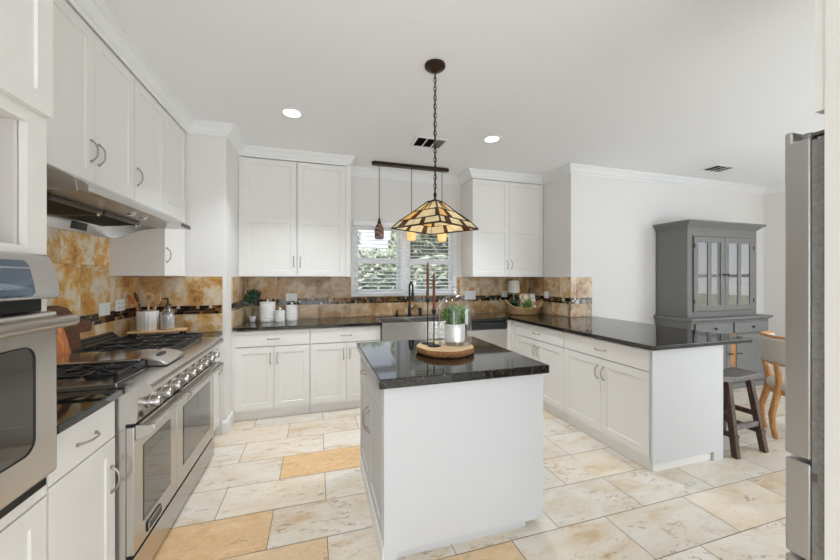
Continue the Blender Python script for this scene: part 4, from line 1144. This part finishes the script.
for s in (-1, 1): m.tube([(s * .252, -.035, .15), (s * .262, -.02, .19), (s * .262, .02, .19), (s * .252, .035, .15)], .006, 8)
m.build('handle', M_wicker, bk, smooth=70)
bm_ = Matrix.Translation((2.70, 3.875, CZ + .03)) @ Matrix.Rotation(radians(-6), 4, 'Z') @ Matrix.Rotation(radians(-14), 4, 'X')
bk2 = thing('cookbook', 'upright book with pale patterned cover leaning in the seagrass basket', 'book'); bk2.matrix_world = bm_
B(-.105, .105, -.010, .010, 0, .235).build('pages', M_shade, bk2)
m = MB(); m.box(-.108, .108, -.0135, -.0102, -.003, .238); m.box(-.108, .108, .0102, .0135, -.003, .238); m.box(-.1115, -.1082, -.0135, .0135, -.003, .238); m.build('cover', M_paper, bk2)
for nm, p, fo, sd_, lb in (('bright_greens', (2.62, 3.805, CZ + .012), [((0, 0, .12), (.075, .05, .045), 130), ((.03, 0, .145), (.045, .035, .03), 50)], 1, 'bunch of bright green leaves in front of the book in the basket'),
                       ('dark_greens', (2.47, 3.865, CZ + .012), [((0, 0, .12), (.055, .05, .06), 130), ((-.015, 0, .16), (.05, .04, .045), 60)], 2, 'bunch of dusky green leaves at the left end of the basket')):
    t = thing('leafy_sprig', lb, 'greenery', p)
    m = MB()
    for c, r, k in fo: leaf_cloud(m, c, r, k, .024, random.Random(sd_ * 7 + k), .1)
    m.build('leaves', M_leafg if sd_ == 1 else M_leafd, t)
    m = MB()
    for i in range(6): m.tube([(.008 * cos(i), .008 * sin(i), 0), (.04 * cos(i), .03 * sin(i), .12)], .002, 5)
    m.build('stems', M_leafd, t)
m = MB(); m.box(-.011, .011, -.003, .003, 0, .20); m.prism([(.014 * cos(a) , -.003, .20 + .02 * sin(a)) for a in [2 * pi * i / 12 for i in range(12)]], (0, .006, 0))
pp = m.build('paddle_spoon', M_pale, bevel=.001)
pp.matrix_world = Matrix.Translation((2.515, 3.79, CZ + .02)) @ Matrix.Rotation(radians(26), 4, 'Y') @ Matrix.Rotation(radians(-8), 4, 'X')
tag(pp, 'pale slanting wooden paddle sticking out of the basket', 'utensil')
tl = thing('table_lamp', 'small lamp with white shade standing behind the basket', 'table lamp', (2.60, 4.085, CZ))
m = MB(); m.lathe([(.045, 0), (.045, .01), (.03, .02), (.02, .06), (.026, .12), (.02, .18), (.007, .2), (.007, .30)], n=24); m.build('base', M_ceramic, tl, smooth=50)
m = MB(); m.lathe([(.084, .275), (.074, .44), (.072, .44), (.082, .275)], n=32); m.build('lamp_shade', M_shade, tl, smooth=50)

# ------------------------------------------------------------------ things beside the range
rs_ = thing('wooden_riser', 'low pale wood riser with black legs on the small worktop beyond the range', 'riser', (-1.20, 3.165, CZ), radians(9))
m = MB(); m.box(-.185, .185, -.065, .065, .050, .064); m.build('top', M_pale, rs_, bevel=.003)
for x in (-.16, .16):
    for y in (-.048, .048): B(x - .013, x + .013, y - .010, y + .010, 0, .0498).build('leg', M_matteblk, rs_)
RZ = CZ + .0648
cr = MB(); cr.lathe([(.062, 0), (.066, .004), (.070, .15), (.066, .15), (.062, .012), (0, .012)], n=72, flute=.028, nf=18)
CR = (-1.275, 3.17)
tag(cr.build('utensil_crock', M_ceramic, loc=(CR[0], CR[1], RZ), smooth=60), 'white ribbed crock holding wooden utensils', 'crock')
def spoon(label, lean, az, length, mat, head, dx, dy, name='wooden_spoon', slots=False):
    t = thing(name, label, 'utensil', group='wooden utensils in the crock')
    t.matrix_world = Matrix.Translation((CR[0] + dx, CR[1] + dy, RZ + .02)) @ Matrix.Rotation(az, 4, 'Z') @ Matrix.Rotation(lean, 4, 'Y')
    m = MB(); m.tube([(0, 0, 0), (0, 0, length * .6), (0, 0, length - .05)], [.005, .006, .008], 8); m.build('handle', mat, t, smooth=60)
    m = MB(); hw = head
    m.prism([(hw * cos(a), -.004, length + .035 * sin(a) * 1.25) for a in [2 * pi * i / 18 for i in range(18)]], (0, .008, 0))
    h = m.build('head', mat, t, bevel=.002)
    if slots:
        m = MB()
        for x in (-.011, -.0, .011): m.box(x - .002, x + .002, -.0055, .0055, length - .012, length + .022)
        m.build('slots', M_walnut, h)
spoon('brown wooden stirrer leaning left out of the white crock', radians(-28), 0, .25, M_acacia, .016, .01, .0)
spoon('thin dark wooden stick leaning left beside the brown stirrer', radians(-18), 0, .25, M_walnut, .012, -.005, .02)
spoon('pale slotted wooden spoon upright in the crock', radians(4), -.3, .235, M_pale, .033, .004, -.02, slots=True)
spoon('pale wooden spatula leaning right behind the slotted spoon', radians(13), -.3, .225, M_pale, .03, .01, .025)
sb2 = thing('soap_bottle', 'textured clear glass pump bottle beside the white crock', 'bottle', (-1.145, 3.185, RZ))
m = MB(); m.lathe([(.045, 0), (.050, .006), (.050, .125), (.044, .15), (.02, .168), (.018, .185)], n=36, flute=.02, nf=12); m.build('glass_body', M_bottle, sb2, smooth=60)
m = MB(); m.lathe([(.019, 0), (.019, .012), (.007, .016), (.006, .05)], (0, 0, .1855), 16); m.tube([(0, 0, .236), (0, 0, .246), (-.035, -.01, .243)], [.008, .008, .005], 8); m.build('pump', M_matteblk, sb2, smooth=50)
m = MB(); m.lathe([(0, .006), (.043, .006), (.043, .11), (0, .11)], n=20); m.build('liquid_soap', plain('soap_liquid', srgb(214, 212, 208), .4), sb2, smooth=40)
# cutting boards leaning on the wall behind the griddle
def board(name, label, outline, th, mat, loc, leanx, matname):
    t = thing(name, label, 'cutting board')
    # outline in (y, z); leaning back towards the wall
    t.matrix_world = Matrix.Translation(loc) @ Matrix.Rotation(leanx, 4, 'Y')
    m = MB(); m.prism([(0, a, z) for a, z in outline], (th, 0, 0)); m.build('board', mat, t, bevel=.004, smooth=40)
    return t
zb0 = ZW + .0225
o1 = [(-.30, 0), (.065, 0), (.06, .115), (.172, .112), (.18, .145), (.168, .178), (.03, .178), (.018, .235), (-.03, .275), (-.10, .295), (-.30, .30)]
board('cutting_board', 'dark walnut paddle cutting board leaning on the golden tiles', o1, .02, M_walnut, (-1.385, 2.50, .9415), radians(-4), 0)
o2 = [(-.22, 0), (.10, 0), (.085, .10), (.06, .20), (.02, .23), (-.22, .23)]
board('cutting_board', 'orange-brown grained wood board leaning in front of the walnut one', o2, .022, M_acacia, (-1.335, 2.285, .9435), radians(-7), 0)

# ------------------------------------------------------------------ dining side
ht = thing('hutch', 'tall weathered grey hutch with glass doors against the dining wall', 'hutch', (4.95, 3.34, 0))
x0, x1 = -.67, .585
# base: front at world y 2.88 -> local -.46 ; upper front at world 2.955 -> local -.385
bx0, bx1 = -.69, .72
m = MB(); m.box(bx0, bx1, -.44, 0, .07, .86); m.box(bx0 - .005, bx1 + .005, -.452, 0, 0, .07); m.build('base_body', M_hutch, ht, bevel=.003)
m = MB(); m.prism([(bx0 - .03, a, z) for a, z in ((0, .86), (-.445, .86), (-.475, .88), (-.475, .905), (0, .905))], (bx1 - bx0 + .06, 0, 0)); m.build('base_top', M_hutch, ht, bevel=.003)
for a, b_ in ((bx0 + .05, -.005), (.04, bx1 - .05)):
    dd = B(a, b_, -.462, -.4405, .705, .835).build('drawer', M_hutch, ht, bevel=.004)
    k = MB(); k.lathe([(.006, 0), (.006, .012), (.018, .018), (.018, .026), (.012, .03), (0, .03)], ((a + b_) / 2, -.4625, .772), 14, rot=RX); k.build('knob', M_black, dd, smooth=45)
for a, b_ in ((bx0 + .05, -.03), (.07, bx1 - .05)):
    dd = shaker(a, b_, .09, .685, st=.07, y=-.4405).build('door', M_hutch, ht)
    k = MB(); kx = b_ - .03 if a < -.1 else a + .03
    k.tube([(kx, -.461, .45), (kx, -.478, .45)], .008, 8); k.box(kx - .04, kx + .04, -.484, -.478, .442, .458); k.build('latch', M_black, dd)
m = MB(); m.box(-.028, .068, -.4525, -.4405, .09, .685); m.build('centre_stile', M_oak, ht)
# upper case as a shell so the glass doors look into it
uz0, uz1 = .9055, 1.985; uf = -.385
m = MB(); m.box(x0, x0 + .022, uf, 0, uz0, uz1); m.box(x1 - .022, x1, uf, 0, uz0, uz1); m.box(x0 + .022, x1 - .022, -.014, 0, uz0, uz1)
m.box(x0 + .022, x1 - .022, uf, -.014, uz0, uz0 + .03); m.box(x0 + .022, x1 - .022, uf, -.014, uz1 - .03, uz1)
m.box(x0 + .022, x0 + .085, uf, uf + .02, uz0 + .03, uz1 - .03); m.box(x1 - .085, x1 - .022, uf, uf + .02, uz0 + .03, uz1 - .03)
m.box(x0 + .085, x1 - .085, uf, uf + .02, uz0 + .03, uz0 + .07); m.box(x0 + .085, x1 - .085, uf, uf + .02, uz1 - .08, uz1 - .03)
m.build('upper_body', M_hutch, ht, bevel=.002, seg=1)
m = MB()
for z in (1.26, 1.58): m.box(x0 + .025, x1 - .025, uf + .03, -.016, z, z + .018)
m.build('shelf', M_hutch, ht)
m = MB()
pr = [(0, uz1), (.0, uz1 + .02), (.02, uz1 + .04), (.055, uz1 + .075), (.07, uz1 + .08), (.07, uz1 + .10)]
ring_ = lambda o, z: [(x0 - o, uf - o, z), (x1 + o, uf - o, z), (x1 + o, 0, z), (x0 - o, 0, z)]
vs = []; fs = []
for o, z in pr: vs += ring_(o, z)
for j in range(len(pr) - 1):
    for i in range(4): fs.append((j * 4 + i, j * 4 + (i + 1) % 4, j * 4 + 4 + (i + 1) % 4, j * 4 + 4 + i))
fs += [(3, 2, 1, 0), tuple(range(len(vs) - 4, len(vs)))]
m.add(vs, fs); m.build('cornice', M_hutch, ht)
xm = (x0 + x1) / 2
for a, b_, s in ((x0 + .088, xm - .003, 1), (xm + .003, x1 - .088, -1)):
    m = MB(); ya, yb2 = uf - .018, uf - .0005; za_, zb2 = uz0 + .075, uz1 - .085; st = .07; mm = (a + b_) / 2
    m.box(a, a + st, ya, yb2, za_, zb2); m.box(b_ - st, b_, ya, yb2, za_, zb2); m.box(a + st, b_ - st, ya, yb2, za_, za_ + .07); m.box(a + st, b_ - st, ya, yb2, zb2 - .07, zb2)
    m.box(mm - .032, mm + .032, ya, yb2, za_ + .07, zb2 - .07)
    dd = m.build('glass_door', M_hutch, ht, bevel=.003)
    for p, q in ((a + st, mm - .032), (mm + .032, b_ - st)): B(p, q, ya + .007, ya + .010, za_ + .07, zb2 - .07).build('pane', M_hglass, dd)
    kx = b_ - .03 if s > 0 else a + .03
    k = MB(); k.lathe([(.006, 0), (.006, .012), (.015, .018), (.015, .026), (0, .03)], (kx, ya - .0003, 1.43), 14, rot=RX); k.build('knob', M_black, dd, smooth=45)
    hg = MB()
    for z in (za_ + .12, zb2 - .12): hg.tube([(a + .004 if s > 0 else b_ - .004, ya - .003, z - .025), (a + .004 if s > 0 else b_ - .004, ya - .003, z + .025)], .006, 8)
    hg.build('hinge', M_black, dd)

# saddle stool
st = thing('bar_stool', 'dark brown wooden saddle stool tucked beside the peninsula end', 'stool', (3.262, 1.93, 0))
m = MB(); n = 12; pts = []
for i in range(n + 1):
    x = -.215 + .43 * i / n; pts.append((x, .600 + .016 * (abs(x) / .215) ** 2))
poly = [(x, -.095, z) for x, z in pts] + [(x, -.095, z - .042) for x, z in pts[::-1]]
m.prism(poly, (0, .19, 0)); m.build('seat', M_stooltop, st, bevel=.005, smooth=40)
def leg(xa, ya_, xb, yb_, zt_):
    m = MB(); w_ = .021
    A = [Vector((xa + dx * w_, ya_ + dy * w_, 0)) for dx, dy in ((-1, -1), (1, -1), (1, 1), (-1, 1))]; Bq = [Vector((xb + dx * w_, yb_ + dy * w_, zt_)) for dx, dy in ((-1, -1), (1, -1), (1, 1), (-1, 1))]
    m.add(A + Bq, [(3, 2, 1, 0), (4, 5, 6, 7), (0, 1, 5, 4), (1, 2, 6, 5), (2, 3, 7, 6), (3, 0, 4, 7)])
    return m
for sx in (-1, 1):
    for sy in (-1, 1): leg(sx * .165, sy * .15, sx * .13, sy * .07, .5725).build('leg', M_stool, st, bevel=.003)
def rung(p, q, w_=.011, h_=.019):
    m = MB(); p, q = Vector(p), Vector(q); d = (q - p).normalized(); s = d.cross(Vector((0, 0, 1))).normalized() * w_; u = Vector((0, 0, h_))
    m.add([p - s - u, p + s - u, p + s + u, p - s + u, q - s - u, q + s - u, q + s + u, q - s + u], [(0, 1, 2, 3), (7, 6, 5, 4), (0, 4, 5, 1), (1, 5, 6, 2), (2, 6, 7, 3), (3, 7, 4, 0)])
    return m
L_ = lambda sx, sy, z: (sx * (.165 - .035 * z / .585), sy * (.15 - .075 * z / .585), z)
for sy in (-1, 1): rung(L_(-1, sy, .22), L_(1, sy, .22)).build('rung', M_stooltop, st)
for sx in (-1, 1):
    rung(L_(sx, -1, .29), L_(sx, 1, .29)).build('rung', M_stool, st); rung(L_(sx, -1, .16), L_(sx, 1, .16)).build('rung', M_stool, st)
    for sy in (-1, 1):
        q = L_(sx, sy, .16); B(q[0] - .024, q[0] + .024, q[1] - .024, q[1] + .024, .145, .172).build('peg_joint', M_stool, st)

# dining chair: back turned to the camera, facing the table at right
dc = thing('dining_chair', 'wooden dining chair with curved linen back beside the refrigerator', 'chair', (4.03, 1.845, 0), radians(222))
m = MB(); n = 10
vs = []; 
for z, rr_ in ((.655, .265), (.68, .27), (.85, .285), (.87, .285)):
    for i in range(n + 1):
        a = radians(180 + 50 * (-1 + 2 * i / n)) - pi / 2
        vs.append((rr_ * 1.0 * cos(radians(270 + 55 * (-1 + 2 * i / n))), -.0 + rr_ * sin(radians(270 + 55 * (-1 + 2 * i / n))) + .05, z))
fs = [(j * (n + 1) + i, j * (n + 1) + i + 1, (j + 1) * (n + 1) + i + 1, (j + 1) * (n + 1) + i) for j in range(3) for i in range(n)]
m.add(vs, fs); bo = m.build('backrest', M_linen, dc, smooth=80); so = bo.modifiers.new('pad', 'SOLIDIFY'); so.thickness = .045; so.offset = 0
top = [Vector(v) + Vector((0, 0, .006)) for v in vs[3 * (n + 1):]]; bot = [Vector(v) - Vector((0, 0, .008)) for v in vs[:n + 1]]
MB().tube(top, .016, 8).build('top_rail', M_oak, dc, smooth=70); MB().tube(bot, .015, 8).build('bottom_rail', M_oak, dc, smooth=70)
m = MB(); m.lathe([(.0, .42), (.225, .42), (.238, .435), (.238, .46), (.225, .485), (.12, .50), (0, .50)], (0, .03, 0), 32); m.build('seat', M_linen, dc, smooth=60)
m = MB(); m.lathe([(.0, .375), (.22, .375), (.225, .385), (.225, .419), (0, .419)], (0, .03, 0), 32); m.build('seat_frame', M_oak, dc, smooth=40)
for sx in (-1, 1):
    m = MB(); m.tube([(sx * .15, -.195, .66), (sx * .135, -.175, .57), (sx * .115, -.165, .47), (sx * .115, -.18, .36), (sx * .132, -.215, .20), (sx * .135, -.205, .08), (sx * .13, -.19, 0)], [.02, .024, .026, .026, .024, .021, .02], 8); m.build('back_leg', M_oak, dc, smooth=60)
    m = MB(); m.tube([(sx * .16, .2, .40), (sx * .175, .215, .2), (sx * .17, .21, 0)], [.026, .022, .018], 8); m.build('front_leg', M_oak, dc, smooth=60)
